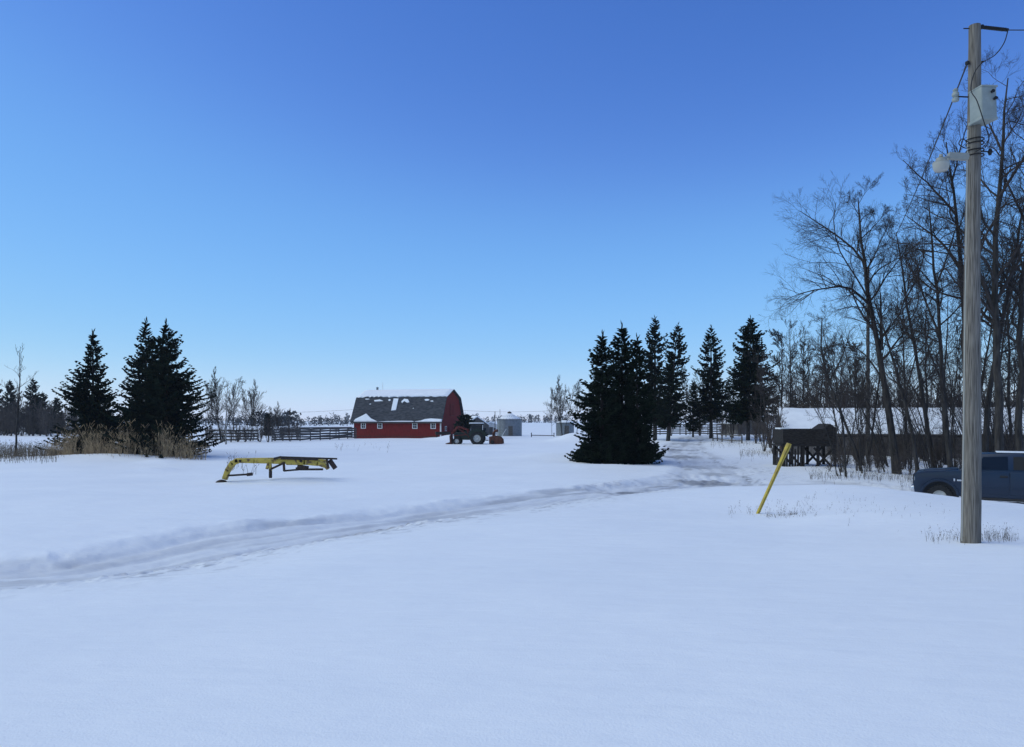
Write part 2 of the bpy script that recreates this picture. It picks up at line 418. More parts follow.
def tubes(paths, rads, n):
    P = np.array(paths); Rr = np.array(rads); N, k, _ = P.shape
    T = np.gradient(P, axis=1); T /= np.linalg.norm(T, axis=2, keepdims=True) + 1e-9
    T0 = P[:, -1] - P[:, 0]; ref = np.where(np.abs(T0[:, 2:3]) < .7 * np.linalg.norm(T0, axis=1, keepdims=True), [[0, 0, 1.]], [[1., 0, 0]])
    A = np.cross(T, ref[:, None, :]); A /= np.linalg.norm(A, axis=2, keepdims=True) + 1e-9
    B = np.cross(T, A)
    ang = np.arange(n) * 2 * np.pi / n
    V = P[:, :, None, :] + Rr[:, :, None, None] * (A[:, :, None, :] * np.cos(ang)[None, None, :, None] + B[:, :, None, :] * np.sin(ang)[None, None, :, None])
    base = (np.arange(N) * k * n)[:, None, None]; i = np.arange(k - 1)[None, :, None]; j = np.arange(n)[None, None, :]
    a = base + i * n + j; b = base + i * n + (j + 1) % n; c = base + (i + 1) * n + (j + 1) % n; d = base + (i + 1) * n + j
    Q = np.stack([a, b, c, d], -1).reshape(-1, 4)
    return V.reshape(-1, 3), Q

class BareTree:
    """recursive leafless tree; every path of one level has the same number of points"""
    KP = [14, 8, 6, 4, 3, 3]; NS = [9, 6, 4, 3, 3, 3]
    def __init__(s, rng, levels=4, twig=.007, gnarl=1.0, up=.25, nchild=(10, 7, 6, 4), ratio=(.42, .5, .5, .55), spread=(50, 48, 45, 45)):
        s.g = rng; s.levels = levels; s.twig = twig; s.gn = gnarl; s.up = up; s.nc = nchild; s.ra = ratio; s.sp = spread
        s.P = [[] for _ in range(6)]; s.R = [[] for _ in range(6)]
    def resample(s, pts, k):
        pts = np.array(pts, float)
        # smooth the guide first
        for _ in range(2):
            q = [pts[0]]
            for i in range(len(pts) - 1): q += [.75 * pts[i] + .25 * pts[i + 1], .25 * pts[i] + .75 * pts[i + 1]]
            q.append(pts[-1]); pts = np.array(q)
        L = np.r_[0, np.cumsum(np.linalg.norm(np.diff(pts, axis=0), axis=1))]
        t = np.linspace(0, L[-1], k)
        return np.stack([np.interp(t, L, pts[:, i]) for i in range(3)], 1), L[-1]
    def guide(s, pts, r0, r1, lvl=0, start=.3, kids=True):
        k = s.KP[lvl]; P, L = s.resample(pts, k)
        P[1:-1] += s.g.normal(0, .012 * L / k * 2, (k - 2, 3))
        Rr = r1 + (r0 - r1) * (1 - np.linspace(0, 1, k)) ** .8
        if lvl == 0: Rr[0] *= 1.3
        s.P[lvl].append(P); s.R[lvl].append(Rr)
        if kids: s.kids(P, Rr, L, lvl, start)
    def kids(s, P, Rr, L, lvl, start=.3):
        if lvl >= s.levels: return
        g = s.g; n = s.nc[lvl]; n = max(1, int(n * g.uniform(.8, 1.2)))
        if lvl == 0: n = max(3, int(n))
        k = len(P)
        for i in range(n):
            f = start + (1 - start) * ((i + g.uniform(.1, .9)) / n) ** .85
            x = min(f, .98) * (k - 1); a = int(x); p = P[a] + (P[min(a + 1, k - 1)] - P[a]) * (x - a)
            r = Rr[a] + (Rr[min(a + 1, k - 1)] - Rr[a]) * (x - a)
            t = P[min(a + 1, k - 1)] - P[max(a - 1, 0)]; t = t / (np.linalg.norm(t) + 1e-9)
            az = g.uniform(0, 2 * np.pi); o = np.cross(t, [math.cos(az), math.sin(az), .3]); o /= np.linalg.norm(o) + 1e-9
            ang = R(s.sp[lvl] * g.uniform(.65, 1.2))
            d = t * math.cos(ang) + o * math.sin(ang)
            l = L * s.ra[lvl] * g.uniform(.55, 1.15) * (1.15 - (.85 if lvl == 0 else .65) * f)
            s.branch(p, d, l, max(r * .52, s.twig), lvl + 1)
    def branch(s, p, d, L, r, lvl):
        g = s.g; k = s.KP[lvl]; step = L / (k - 1)
        P = [p]; d = d / np.linalg.norm(d)
        upv = s.up * (.6 + .25 * lvl)
        bias = g.normal(0, .10 * s.gn, 3)
        for i in range(k - 1):
            d = d + g.normal(0, .17 * s.gn, 3) + bias + np.array([0, 0, upv / (k - 1) * 2])
            d = d / np.linalg.norm(d); P.append(P[-1] + d * step)
        P = np.array(P); r1 = max(s.twig * .55, r * .25)
        Rr = r1 + (r - r1) * (1 - np.linspace(0, 1, k))
        s.P[lvl].append(P); s.R[lvl].append(Rr)
        s.kids(P, Rr, L, lvl, .12)
    def emit(s, parent, mtrunk, mtwig, off=(0, 0, 0), trunk_levels=1, names=('trunk', 'crown')):
        off = np.array(off, float)
        def join(rng_):
            Vs, Qs, n = [], [], 0
            for l in rng_:
                if not s.P[l]: continue
                V, Q = tubes(s.P[l], s.R[l], s.NS[l]); Vs.append(V - off); Qs.append(Q + n); n += len(V)
            return (np.concatenate(Vs), np.concatenate(Qs)) if Vs else (None, None)
        V, Q = join(range(trunk_levels)); np_mesh(names[0], V, Q, mtrunk, parent)
        V, Q = join(range(trunk_levels, 6))
        if V is not None: np_mesh(names[1], V, Q, mtwig, parent)

# ------------------------------------------------------------------ spruces
def spruce(name, x, y, H, Rm, seed, label, cat='spruce', group=None, crown0=.03, mass=1.0, lean=(0, 0), power=.75, m='needle', spray=1.0, step=.2, gaps=.0, z=None, skirt=0.0):
    g = np.random.default_rng(seed); z0 = gz(x, y) - .1 if z is None else z
    root = empty(name, (x, y, z0)); tag(root, label, cat, group)
    tr = MB(); tr.tube([(0, 0, 0), (lean[0] * .3, lean[1] * .3, H * .4), (lean[0] * .75, lean[1] * .75, H * .8), (lean[0], lean[1], H)], [H * .016 + .03, H * .011 + .02, H * .004 + .01, .01], 8)
    tr.build('trunk', M['bark'], root, smooth=True)
    V = []; h = H * crown0
    lumps = g.uniform(0, 6.28, 6); la = g.uniform(.05, .22, 6)
    whorl = step * H / 10
    bs = []
    while h < H * .985:
        f = h / H; fr = (f - crown0) / (1 - crown0)
        env = Rm * (1 - fr) ** power * min(1, (fr + .04) * 9) ** .5
        nb = max(3, int((5 + 5 * (1 - fr)) * mass * (1.9 if skirt and fr < .14 else 1)))
        for b in range(nb):
            az = g.uniform(0, 6.283)
            wob = 1 + sum(la[k] * math.sin((k + 1) * az + lumps[k] + h * 1.3) for k in range(3))
            if gaps and g.random() < gaps: continue
            L = env * wob * g.uniform(.5, 1.12) * min(1, (1 - fr) / .16) ** .55 * (1 + skirt * max(0, 1 - fr / .14))
            if skirt and fr < .14: L *= g.uniform(.95, 1.25)
            if g.random() < .08: L *= 1.25
            if L < .12: L = .12
            bs.append((h + g.uniform(-.5, .5) * whorl, az, L, fr))
        h += whorl * (.75 if f < .8 else .55)
    A = []
    for h, az, L, fr in bs:
        c, s_ = math.cos(az), math.sin(az)
        lx = lean[0] * (h / H); ly = lean[1] * (h / H)
        slope = (-.24 if not skirt else -.24 * min(1, fr / .15) - .03) + .50 * fr ** 1.3 + g.normal(0, .09 if not (skirt and fr < .1) else .04)
        n = max(3, int(L / (.17 * spray)))
        for i in range(1, n + 1):
            t = i / n; rr = L * t
            zz = h + L * (slope * t + .15 * t ** 3 - .07 * math.sin(t * 3.14))
            cx, cy = lx + c * rr, ly + s_ * rr
            sl = (.20 + .34 * (1 - t) * min(L, 2.2)) * g.uniform(.7, 1.2) * spray ** .5 * (.45 + .55 * min(1, L / .8))
            w = g.uniform(.05, .095) * spray
            for sd in (-1, 1):
                a2 = az + sd * g.uniform(.35, 1.0)
                dz = g.uniform(-.32, .18)
                A.append((cx, cy, zz, math.cos(a2), math.sin(a2), dz, sl, w, g.uniform(0, 3.14)))
            if g.random() < .6:     # hanging spray
                A.append((cx, cy, zz, c * .5, s_ * .5, -.8, sl * .8, w, g.uniform(0, 3.14)))
        A.append((lx + c * L * .9, ly + s_ * L * .9, h + L * (slope * .9 + .18), c, s_, .25, .30 * spray, .05 * spray, 0))
    for i in range(8):
        A.append((lean[0], lean[1], H - .1 * i, g.normal() * .3, g.normal() * .3, 1, .5, .05, g.uniform(0, 3)))
    A = np.array(A)
    o = A[:, :3]; d = A[:, 3:6]; d = d / np.linalg.norm(d, axis=1, keepdims=True)
    sl = A[:, 6:7]; w = A[:, 7:8]; ro = A[:, 8:9]
    s1 = np.cross(d, [[0, 0, 1.]]); s1 /= np.linalg.norm(s1, axis=1, keepdims=True) + 1e-6
    s2 = np.cross(d, s1); side = s1 * np.cos(ro) + s2 * np.sin(ro); sidb = -s1 * np.sin(ro) + s2 * np.cos(ro)
    Vs = []
    for q in (side, sidb):
        Vs.append(np.stack([o, o + d * sl * .45 + q * w, o + d * sl, o + d * sl * .45 - q * w], 1))
    V = np.concatenate(Vs).reshape(-1, 3); Q = np.arange(len(V)).reshape(-1, 4)
    np_mesh('crown', V, Q, M[m], root, smooth=False)
    return root

def apex_h(py, d): return CZ + (HY - py) * d / F
def put_spruce(px, py, d, wpx, seed, label, basepx=None, **kw):
    bx = px if basepx is None else basepx
    x, y = pt(bx, d); z0 = gz(x, y) - .1
    H = apex_h(py, d) - z0
    if basepx is not None: kw['lean'] = ((px - bx) / F * d, 0)
    return spruce('spruce_tree', x, y, H, wpx / 2 / F * d, seed, label, z=z0, **kw)

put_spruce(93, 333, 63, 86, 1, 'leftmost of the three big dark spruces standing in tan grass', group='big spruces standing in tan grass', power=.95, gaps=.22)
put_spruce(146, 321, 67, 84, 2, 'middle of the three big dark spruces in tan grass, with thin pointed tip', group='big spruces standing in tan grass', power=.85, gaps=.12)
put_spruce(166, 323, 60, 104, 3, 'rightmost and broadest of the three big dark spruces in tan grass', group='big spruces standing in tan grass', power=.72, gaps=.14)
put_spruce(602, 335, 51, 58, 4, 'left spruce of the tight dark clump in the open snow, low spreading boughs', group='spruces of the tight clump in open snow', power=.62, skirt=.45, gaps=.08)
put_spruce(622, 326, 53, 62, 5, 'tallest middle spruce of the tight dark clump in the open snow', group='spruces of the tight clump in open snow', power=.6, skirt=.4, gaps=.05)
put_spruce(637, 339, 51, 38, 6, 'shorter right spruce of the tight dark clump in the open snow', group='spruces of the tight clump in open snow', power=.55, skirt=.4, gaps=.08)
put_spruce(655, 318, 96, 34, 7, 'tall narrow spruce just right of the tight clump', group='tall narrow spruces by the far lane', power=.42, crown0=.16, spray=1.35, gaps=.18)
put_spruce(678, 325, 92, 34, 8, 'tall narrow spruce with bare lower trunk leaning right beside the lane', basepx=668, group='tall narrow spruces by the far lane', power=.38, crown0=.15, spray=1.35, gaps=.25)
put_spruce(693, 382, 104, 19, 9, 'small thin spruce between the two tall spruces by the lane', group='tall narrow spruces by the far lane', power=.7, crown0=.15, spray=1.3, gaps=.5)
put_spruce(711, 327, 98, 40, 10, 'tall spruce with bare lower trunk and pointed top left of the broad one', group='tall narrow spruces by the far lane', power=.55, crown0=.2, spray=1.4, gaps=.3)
put_spruce(751, 318, 92, 62, 11, 'broad shaggy spruce on a thick bare trunk beside the leafless thicket', basepx=748, group='tall narrow spruces by the far lane', power=.6, crown0=.2, spray=1.5, gaps=.1)
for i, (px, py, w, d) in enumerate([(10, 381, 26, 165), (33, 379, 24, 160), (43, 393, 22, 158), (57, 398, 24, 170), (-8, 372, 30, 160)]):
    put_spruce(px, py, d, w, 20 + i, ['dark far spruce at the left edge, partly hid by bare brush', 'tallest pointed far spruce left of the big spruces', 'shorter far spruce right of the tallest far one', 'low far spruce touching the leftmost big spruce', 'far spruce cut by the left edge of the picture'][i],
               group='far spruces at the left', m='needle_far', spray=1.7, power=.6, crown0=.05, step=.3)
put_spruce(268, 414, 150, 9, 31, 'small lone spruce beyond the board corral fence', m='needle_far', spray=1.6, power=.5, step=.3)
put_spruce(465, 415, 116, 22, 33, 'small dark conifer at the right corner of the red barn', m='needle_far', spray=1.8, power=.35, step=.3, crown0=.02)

# ------------------------------------------------------------------ the big leafless trees on the right
def wp(px, py, d, dy=0): return [*(at(px, py, d + dy))]
def guided(name, seed, d, base, trunk, limbs, label, r=.22, levels=4, group='big bare trees on the right', nchild=(17, 11, 9, 5), gnarl=1.0, up=.13, ratio=(.36, .58, .54, .6)):
    g = np.random.default_rng(seed); T = BareTree(g, levels=levels, twig=.0045, gnarl=gnarl, up=up, nchild=nchild, ratio=ratio)
    bx, by = pt(base, d); z0 = gz(bx, by) - .15
    pts = [[bx, by, z0]] + [wp(a, b, d, c) for a, b, c in trunk]
    T.guide(pts, r * .82, .025, 0, .35)
    for lm in limbs:
        lp, lr = lm[0], lm[1]
        T.guide([wp(a, b, d, c) for a, b, c in lp], lr * .85, .015, 1, .2)
    root = empty(name, (bx, by, z0)); tag(root, label, 'tree', group)
    T.emit(root, M['bark'], M['twig'], off=(bx, by, z0))
    return root

guided('bare_tree', 101, 42, 897, [(891, 430, 0), (885, 394, 0), (880, 350, .2), (872, 318, .3), (868, 296, .3), (865, 262, .1), (860, 233, 0), (858, 198, 0)],
       [([(868, 292, .3), (866, 262, .5), (848, 243, .8), (824, 227, 1.0), (800, 211, 1.2)], .09),
        ([(871, 305, .3), (851, 287, -.4), (830, 287, -.8), (804, 292, -1.2), (787, 299, -1.4)], .09),
        ([(869, 300, .3), (852, 270, -.6), (838, 250, -1.4), (832, 222, -2), (836, 202, -2.3)], .06),
        ([(881, 350, .2), (881, 318, .3), (880, 291, .3)], .13),
        ([(883, 380, 0), (862, 350, 1), (842, 342, 1.6), (822, 350, 2)], .06),
        ([(880, 340, 0), (898, 318, 1), (908, 290, 1.6), (912, 262, 2)], .06)],
       'big bare tree whose long limbs reach left over open sky, snapped stub beside its trunk', r=.26, nchild=(13, 15, 11, 6))
guided('bare_tree', 102, 38, 952, [(948, 440, 0), (942, 390, 0), (940, 337, 0), (936, 287, 0), (932, 240, 0), (929, 205, 0)],
       [([(940, 340, 0), (925, 300, .8), (912, 270, 1.2), (905, 250, 1.4)], .07), ([(936, 285, 0), (948, 255, -.8), (957, 225, -1.2)], .06)],
       'bare tree with slim upright stem just left of the utility pole', r=.17)
guided('bare_tree', 103, 37, 968, [(967, 430, 0), (965, 357, 0), (962, 274, 0), (957, 220, 0), (951, 180, 0), (946, 142, 0)],
       [([(962, 270, 0), (940, 240, 1), (920, 226, 1.6), (905, 215, 2)], .09), ([(956, 215, 0), (935, 190, .6), (915, 172, .9), (903, 160, 1)], .07),
        ([(952, 182, 0), (960, 150, -1), (968, 122, -1.4)], .05), ([(962, 274, 0), (985, 235, -1), (1000, 215, -1.5)], .08)],
       'tall bare tree directly behind the utility pole, limbs rising past the yard light', r=.22)
guided('bare_tree', 104, 35, 1000, [(999, 440, 0), (997, 380, 0), (997, 316, 0), (994, 254, 0), (998, 190, 0), (1003, 130, 0), (1008, 78, 0)],
       [([(994, 250, 0), (975, 225, 1), (965, 205, 1.5)], .08), ([(997, 200, 0), (1020, 165, -.6), (1040, 130, -1)], .09),
        ([(996, 320, 0), (975, 290, -1), (960, 280, -1.6)], .08), ([(1001, 150, 0), (985, 115, 1), (978, 90, 1.4)], .06), ([(997, 300, 0), (1018, 262, .5), (1040, 225, .8)], .10)],
       'tallest bare tree, its crown topping the wood at the right edge', r=.25)
guided('bare_tree', 105, 39, 984, [(986, 430, 0), (990, 380, 0), (1003, 320, 0), (1014, 270, 0), (1020, 225, 0), (1030, 180, 0)],
       [([(1003, 320, 0), (985, 285, 1), (975, 255, 1.4)], .07), ([(1014, 270, 0), (1040, 250, -1), (1060, 240, -1.4)], .08)],
       'bare tree leaning right between the pole and the tallest tree', r=.2)
guided('bare_tree', 106, 40, 918, [(914, 440, 0), (904, 400, 0), (893, 360, 0), (884, 330, 0), (874, 300, 0)],
       [([(904, 398, 0), (915, 360, .8), (920, 330, 1)], .06)],
       'thin dark tree leaning left across the stub tree', r=.13, nchild=(12, 8, 7, 4))
guided('bare_tree', 107, 44, 862, [(852, 440, 0), (838, 405, 0), (826, 375, 0), (820, 345, 0), (822, 318, 0)],
       [([(838, 405, 0), (815, 385, 1), (798, 378, 1.5)], .07), ([(830, 380, 0), (845, 352, -.8), (850, 330, -1)], .06)],
       'bare tree bending left above the trestle and long shed roof', r=.11, nchild=(13, 9, 8, 4))
guided('bare_tree', 108, 36, 1020, [(1018, 440, 0), (1022, 380, 0), (1018, 320, 0), (1026, 250, 0), (1034, 180, 0), (1030, 110, 0)],
       [([(1022, 300, 0), (1000, 270, .6), (990, 240, 1)], .08), ([(1030, 230, 0), (1010, 190, -.8), (1002, 165, -1.2)], .08)],
       'bare tree at the right edge behind the pickup cab', r=.22)
guided('bare_tree', 109, 46, 935, [(930, 440, 0), (922, 395, 0), (915, 345, 0), (905, 300, 0), (902, 262, 0), (896, 232, 0)],
       [([(915, 345, 0), (900, 320, .6), (892, 300, 1)], .07), ([(905, 300, 0), (922, 270, -.8), (925, 240, -1)], .06)],
       'bare tree in the gap between the stub tree and the pole', r=.17)

# medium leafless trees: prototypes, then copies
def proto_tree(seed, H, r, levels, nchild, label, mt='bark', mw='twig', lean=0, ratio=(.42, .5, .5, .55), up=.3, twig=.008, start=.25, stems=1, spread=(42, 45, 45, 45), name='bare_tree', cat='tree'):
    g = np.random.default_rng(seed); T = BareTree(g, levels=levels, nchild=nchild, ratio=ratio, up=up, twig=twig, spread=spread)
    for k in range(stems):
        a = g.uniform(0, 6.28); q = (0 if stems == 1 else g.uniform(.08, .22) * H)
        ox, oy = math.cos(a) * q, math.sin(a) * q
        hh = H * (1 if k == 0 else g.uniform(.65, .98))
        l = lean * hh
        T.guide([(ox * .1, oy * .1, 0), (ox * .4 + l * .2 + g.normal(0, .1), oy * .4 + g.normal(0, .1), hh * .35), (ox * .8 + l * .55, oy * .8, hh * .7), (ox * 1.1 + l, oy * 1.1, hh)], r * (1 if k == 0 else .7), .015, 0, start)
    root = empty(name); tag(root, label, cat)
    T.emit(root, M[mt], M[mw])
    root['_h'] = H
    return root

placed_proto = set()
def place(proto, x, y, H, rz, label=None, group=None, z=None, cat=None):
    k = H / proto['_h']
    if proto.name not in placed_proto: o = proto; placed_proto.add(proto.name)
    else: o = copy_tree(proto)
    o.location = (x, y, (gz(x, y) if z is None else z) - .1); o.scale = (k, k, k); o.rotation_euler = (0, 0, rz)
    if label: o['label'] = label
    if group: o['group'] = group
    return o

rg = random.Random(7)
mids = [proto_tree(201 + i, 11, .085, 4, (16, 8, 7, 4), 'x', lean=-.18 + .07 * i) for i in range(4)]
saps = [proto_tree(221 + i, 7, .038, 3, (12, 6, 4), 'x', lean=[-.38, -.2, -.5, -.08][i], twig=.007) for i in range(4)]
brush = [proto_tree(241 + i, 3.4, .035, 3, (8, 6, 4), 'x', lean=0, twig=.008, stems=9, start=.15, name='bare_shrub', cat='shrub', mt='brush', mw='brush') for i in range(3)]
far = [proto_tree(261 + i, 12, .11, 3, (22, 13, 8), 'x', lean=0, twig=.02, ratio=(.36, .5, .5, .55), mw='grey_twig') for i in range(3)]
pop = [proto_tree(281 + i, 9, .06, 3, (22, 10, 5), 'x', lean=0, twig=.014, up=.6, spread=(32, 32, 35, 35), mt='bark', mw='grey_twig', stems=1 + 3 * i) for i in range(2)]

# the wood on the right: second rank
GW = 'bare trees of the wood behind the front rank'
LW = 'slender bare tree within the wood behind the front rank of big trees'
for i, (px, d, H) in enumerate([(868, 52, 10.5), (905, 50, 12), (925, 54, 13), (945, 50, 12), (975, 52, 14), (990, 48, 13), (1012, 50, 15), (1035, 46, 15), (1060, 42, 15), (1040, 58, 15), (1080, 50, 14)]):
    x, y = pt(px, d); place(mids[i % 4], x, y, H * .96, rg.uniform(0, 6.28), LW, GW)
GS = 'thin saplings in front of the long shed'
LS = 'thin leaning bare sapling among the trunks in front of the long shed'
for i in range(76):
    px = 834 + (i * 197 + 13) % 219; d = rg.uniform(38, 52)
    x, y = pt(px + rg.uniform(-3, 3), d)
    place(saps[i % 4], x, y, rg.uniform(3.0, 8.0), rg.uniform(-.6, .6) if i % 5 else rg.uniform(0, 6.28), LS, GS)
GB = 'leafless brush under the big trees'
LB = 'tangled grey leafless shrub at the foot of the big trees'
for i in range(48):
    px = 832 + (i * 131) % 225; d = rg.uniform(41, 50) if px < 905 else rg.uniform(41, 58)
    x, y = pt(px + rg.uniform(-4, 4), d)
    place(brush[i % 3], x, y, rg.uniform(.9, 1.7) if px < 905 else rg.uniform(1.1, 2.9), rg.uniform(0, 6.28), LB, GB)
for i in range(44):
    px = 834 + (i * 89) % 200; d = rg.uniform(52, 57.5)
    if d > 54 and px > 960: d -= 4
    x, y = pt(px + rg.uniform(-3, 3), d)
    place(brush[i % 3], x, y, rg.uniform(1.7, 2.5), rg.uniform(0, 6.28), 'leafless shrub growing close against the wall of the long shed', 'leafless brush along the long shed wall')
for i in range(46):
    px = 792 + (i * 73) % 262; d = rg.uniform(70, 80)
    x, y = pt(px, d)
    place(brush[i % 3], x, y, rg.uniform(5.0, 7.2), rg.uniform(0, 6.28), 'tall leafless shrub in the dark tangle showing above the snowy roof of the long shed', 'tall brush behind the long shed')
for i, (px, d) in enumerate([(722, 108), (731, 101), (739, 106), (757, 100), (764, 97), (744, 112), (700, 116), (671, 110)]):
    x, y = pt(px, d)
    place(brush[i % 3], x, y, rg.uniform(2.8, 4.6), i * 1.1, 'leafless shrub at the foot of the tall narrow spruces', 'leafless shrubs round the tall narrow spruces')
# thicket left of the shed, behind the lane
GT = 'bare trees of the thicket between the spruces and the shed'
LT = 'bare grey tree in the thicket between the broad spruce and the long shed'
for i, (px, d, top) in enumerate([(770, 80, 345), (782, 76, 330), (792, 74, 322), (803, 78, 345), (815, 72, 340), (828, 76, 348), (760, 88, 360), (776, 68, 372), (790, 66, 368), (808, 90, 350), (840, 80, 350), (855, 84, 345), (875, 82, 350), (900, 84, 352), (930, 86, 350), (960, 84, 348), (990, 86, 350), (1015, 84, 345)]):
    x, y = pt(px, d); place(far[i % 3] if i % 2 else mids[i % 4], x, y, apex_h(top, d) - .3, rg.uniform(0, 6.28), LT if i < 12 else 'bare grey tree rising behind the snowy roof of the long shed', GT if i < 12 else 'bare trees behind the long shed')
for i, (px, d) in enumerate([(764, 66), (774, 62), (784, 78), (770, 74), (796, 80), (756, 84), (810, 84)]):
    x, y = pt(px, d); place(brush[i % 3], x, y, rg.uniform(3, 4.5), rg.uniform(0, 6.28), 'leafless shrub left of the dark trestle at the wood edge', 'leafless shrubs left of the trestle')
# far bare trees around the tall spruces
for i, (px, d, top, lb) in enumerate([(733, 100, 372, 'bare crooked tree left of the broad spruce trunk'), (726, 104, 380, 'bare forked tree right of the pointed-top spruce'), (700, 112, 372, 'bare tree between the small thin spruce and the pointed-top spruce'), (686, 118, 372, 'bare tree behind the right-leaning narrow spruce'), (741, 110, 385, 'thin bare tree close behind the broad spruce')]):
    x, y = pt(px, d); place(far[i % 3], x, y, apex_h(top, d) - .6, i * 1.3, lb, 'bare trees behind the tall narrow spruces')
# far bare trees on the left and by the bins
for i, (px, d, top, k, lb) in enumerate([(222, 104, 375, 1, 'clump of young bare poplars right of the big spruces, the taller clump'), (250, 106, 386, 1, 'shorter clump of bare poplars left of the board fence gap'),
                                  (234, 112, 388, 0, 'slim bare poplar between the two poplar clumps'), (212, 100, 392, 0, 'slim bare poplar touching the broadest big spruce'),
                                  (275, 118, 405, 1, 'low bare clump beside the small lone spruce'), (290, 122, 410, 0, 'low thin bare tree right of the small lone spruce'),
                                  (563, 128, 383, 1, 'bare poplar clump standing by the half-hidden second bin'), (577, 125, 386, 0, 'bare poplar behind the low boughs of the tight spruce clump'), (552, 140, 402, 0, 'thin short bare tree left of the second bin')]):
    x, y = pt(px, d); place(pop[k], x, y, apex_h(top, d), i * 2.1, lb, 'young bare poplars far off')
g_ = np.random.default_rng(300); T = BareTree(g_, levels=3, nchild=(16, 6, 4), ratio=(.30, .45, .5, .5), up=.5, twig=.009, spread=(38, 38, 40, 40))
x, y = pt(17, 62); z0 = gz(x, y) - .1
T.guide([(x - .1, y, z0), (x, y, z0 + 3), (x + .25, y, z0 + 6), (x + .2, y, apex_h(350, 62))], .085, .012, 0, .3)
root = empty('bare_tree', (x, y, z0)); tag(root, 'slim bare sapling standing alone near the left edge in front of far spruces', 'tree'); T.emit(root, M['bark'], M['twig'], off=(x, y, z0))
g_ = np.random.default_rng(301); T = BareTree(g_, levels=3, nchild=(12, 5, 3), ratio=(.28, .45, .5, .5), up=.5, twig=.010, spread=(38, 38, 40, 40))
x, y = pt(226, 92); z0 = gz(x, y) - .1
T.guide([(x, y, z0), (x, y, z0 + 3), (x + .1, y, z0 + 5), (x + .2, y, apex_h(382, 92))], .09, .02, 0, .35)
root = empty('birch_tree', (x, y, z0)); tag(root, 'pale-trunked birch in front of the taller poplar clump', 'tree'); T.emit(root, M['pale_bark'], M['grey_twig'], off=(x, y, z0))
# grey wood behind the far spruces at the left
for i, (px, d, top) in enumerate([(2, 150, 398), (18, 148, 396), (26, 152, 402), (50, 150, 404), (65, 155, 408), (75, 150, 402), (-6, 152, 388), (38, 146, 405)]):
    x, y = pt(px, d); place(far[i % 3], x, y, apex_h(top, d), i * 1.7, 'grey bare tree in the far brush round the far left spruces', 'bare trees round the far left spruces')

for i in range(22):
    px = -14 + (i * 29) % 98; d = rg.uniform(138, 156)
    x, y = pt(px, d); place(brush[i % 3], x, y, rg.uniform(4.5, 7.5), rg.uniform(0, 6.28), 'grey leafless shrub of the far brush at the left edge', 'far leafless shrubs at the left edge')
for i in range(20):
    px = 208 + (i * 37) % 96; d = rg.uniform(100, 118)
    x, y = pt(px, d); place(brush[i % 3], x, y, rg.uniform(1.6, 3.6), rg.uniform(0, 6.28), 'low leafless shrub growing along the dark corral fence', 'leafless shrubs along the corral fence')
# ------------------------------------------------------------------ far tree lines: masses nobody could count
def far_wood(name, label, segs, seed):
    g = np.random.default_rng(seed); Vs = []
    for (x0, y0, x1, y1, h, n) in segs:
        for i in range(n):
            t = g.random(); cx = x0 + (x1 - x0) * t + g.normal(0, 6); cy = y0 + (y1 - y0) * t + g.normal(0, 12)
            hh = h * g.uniform(.45, 1.1) * (.55 + .9 * float(vnoise(np.array([cx * .02]), np.array([cy * .01]), seed)[0]))
            w = hh * g.uniform(.25, .55); z0 = gz(cx, cy) - .5
            for k in range(26):
                a = g.uniform(0, 6.28); u_ = g.random(); rr = w * math.sqrt(g.random()) * (1 - .5 * u_)
                p = np.array([cx + math.cos(a) * rr, cy + math.sin(a) * rr, z0 + hh * u_])
                d = np.array([g.normal() * .5, g.normal() * .5, g.uniform(.4, 1)]) * hh * .16
                s = np.array([g.normal(), g.normal(), g.normal() * .4]) * hh * .05
                Vs.append(np.stack([p - d, p + s, p + d, p - s]))
    V = np.concatenate(Vs); Q = np.arange(len(V)).reshape(-1, 4)
    o = np_mesh(name, V, Q, M['treeline'], None, smooth=False); tag(o, label, 'wood', kind='stuff'); return o
def seg(px0, px1, d, h, n): a = pt(px0, d); b = pt(px1, d); return (*a, *b, h, n)
far_wood('far_wood', 'far low line of woods on the horizon behind the fields', [seg(-60, 1080, 1500, 13, 620), seg(-60, 300, 900, 9, 160), seg(240, 352, 620, 6.5, 70), seg(300, 345, 500, 5, 14), seg(470, 560, 1000, 9, 60), seg(640, 1080, 700, 11, 200)], 5)
far_wood('shelter_belt', 'nearer dark belt of trees across the field left of the barn', [seg(262, 300, 420, 7.5, 26), seg(200, 290, 500, 8, 60), seg(478, 500, 420, 5, 14), seg(330, 356, 700, 7, 20)], 6)

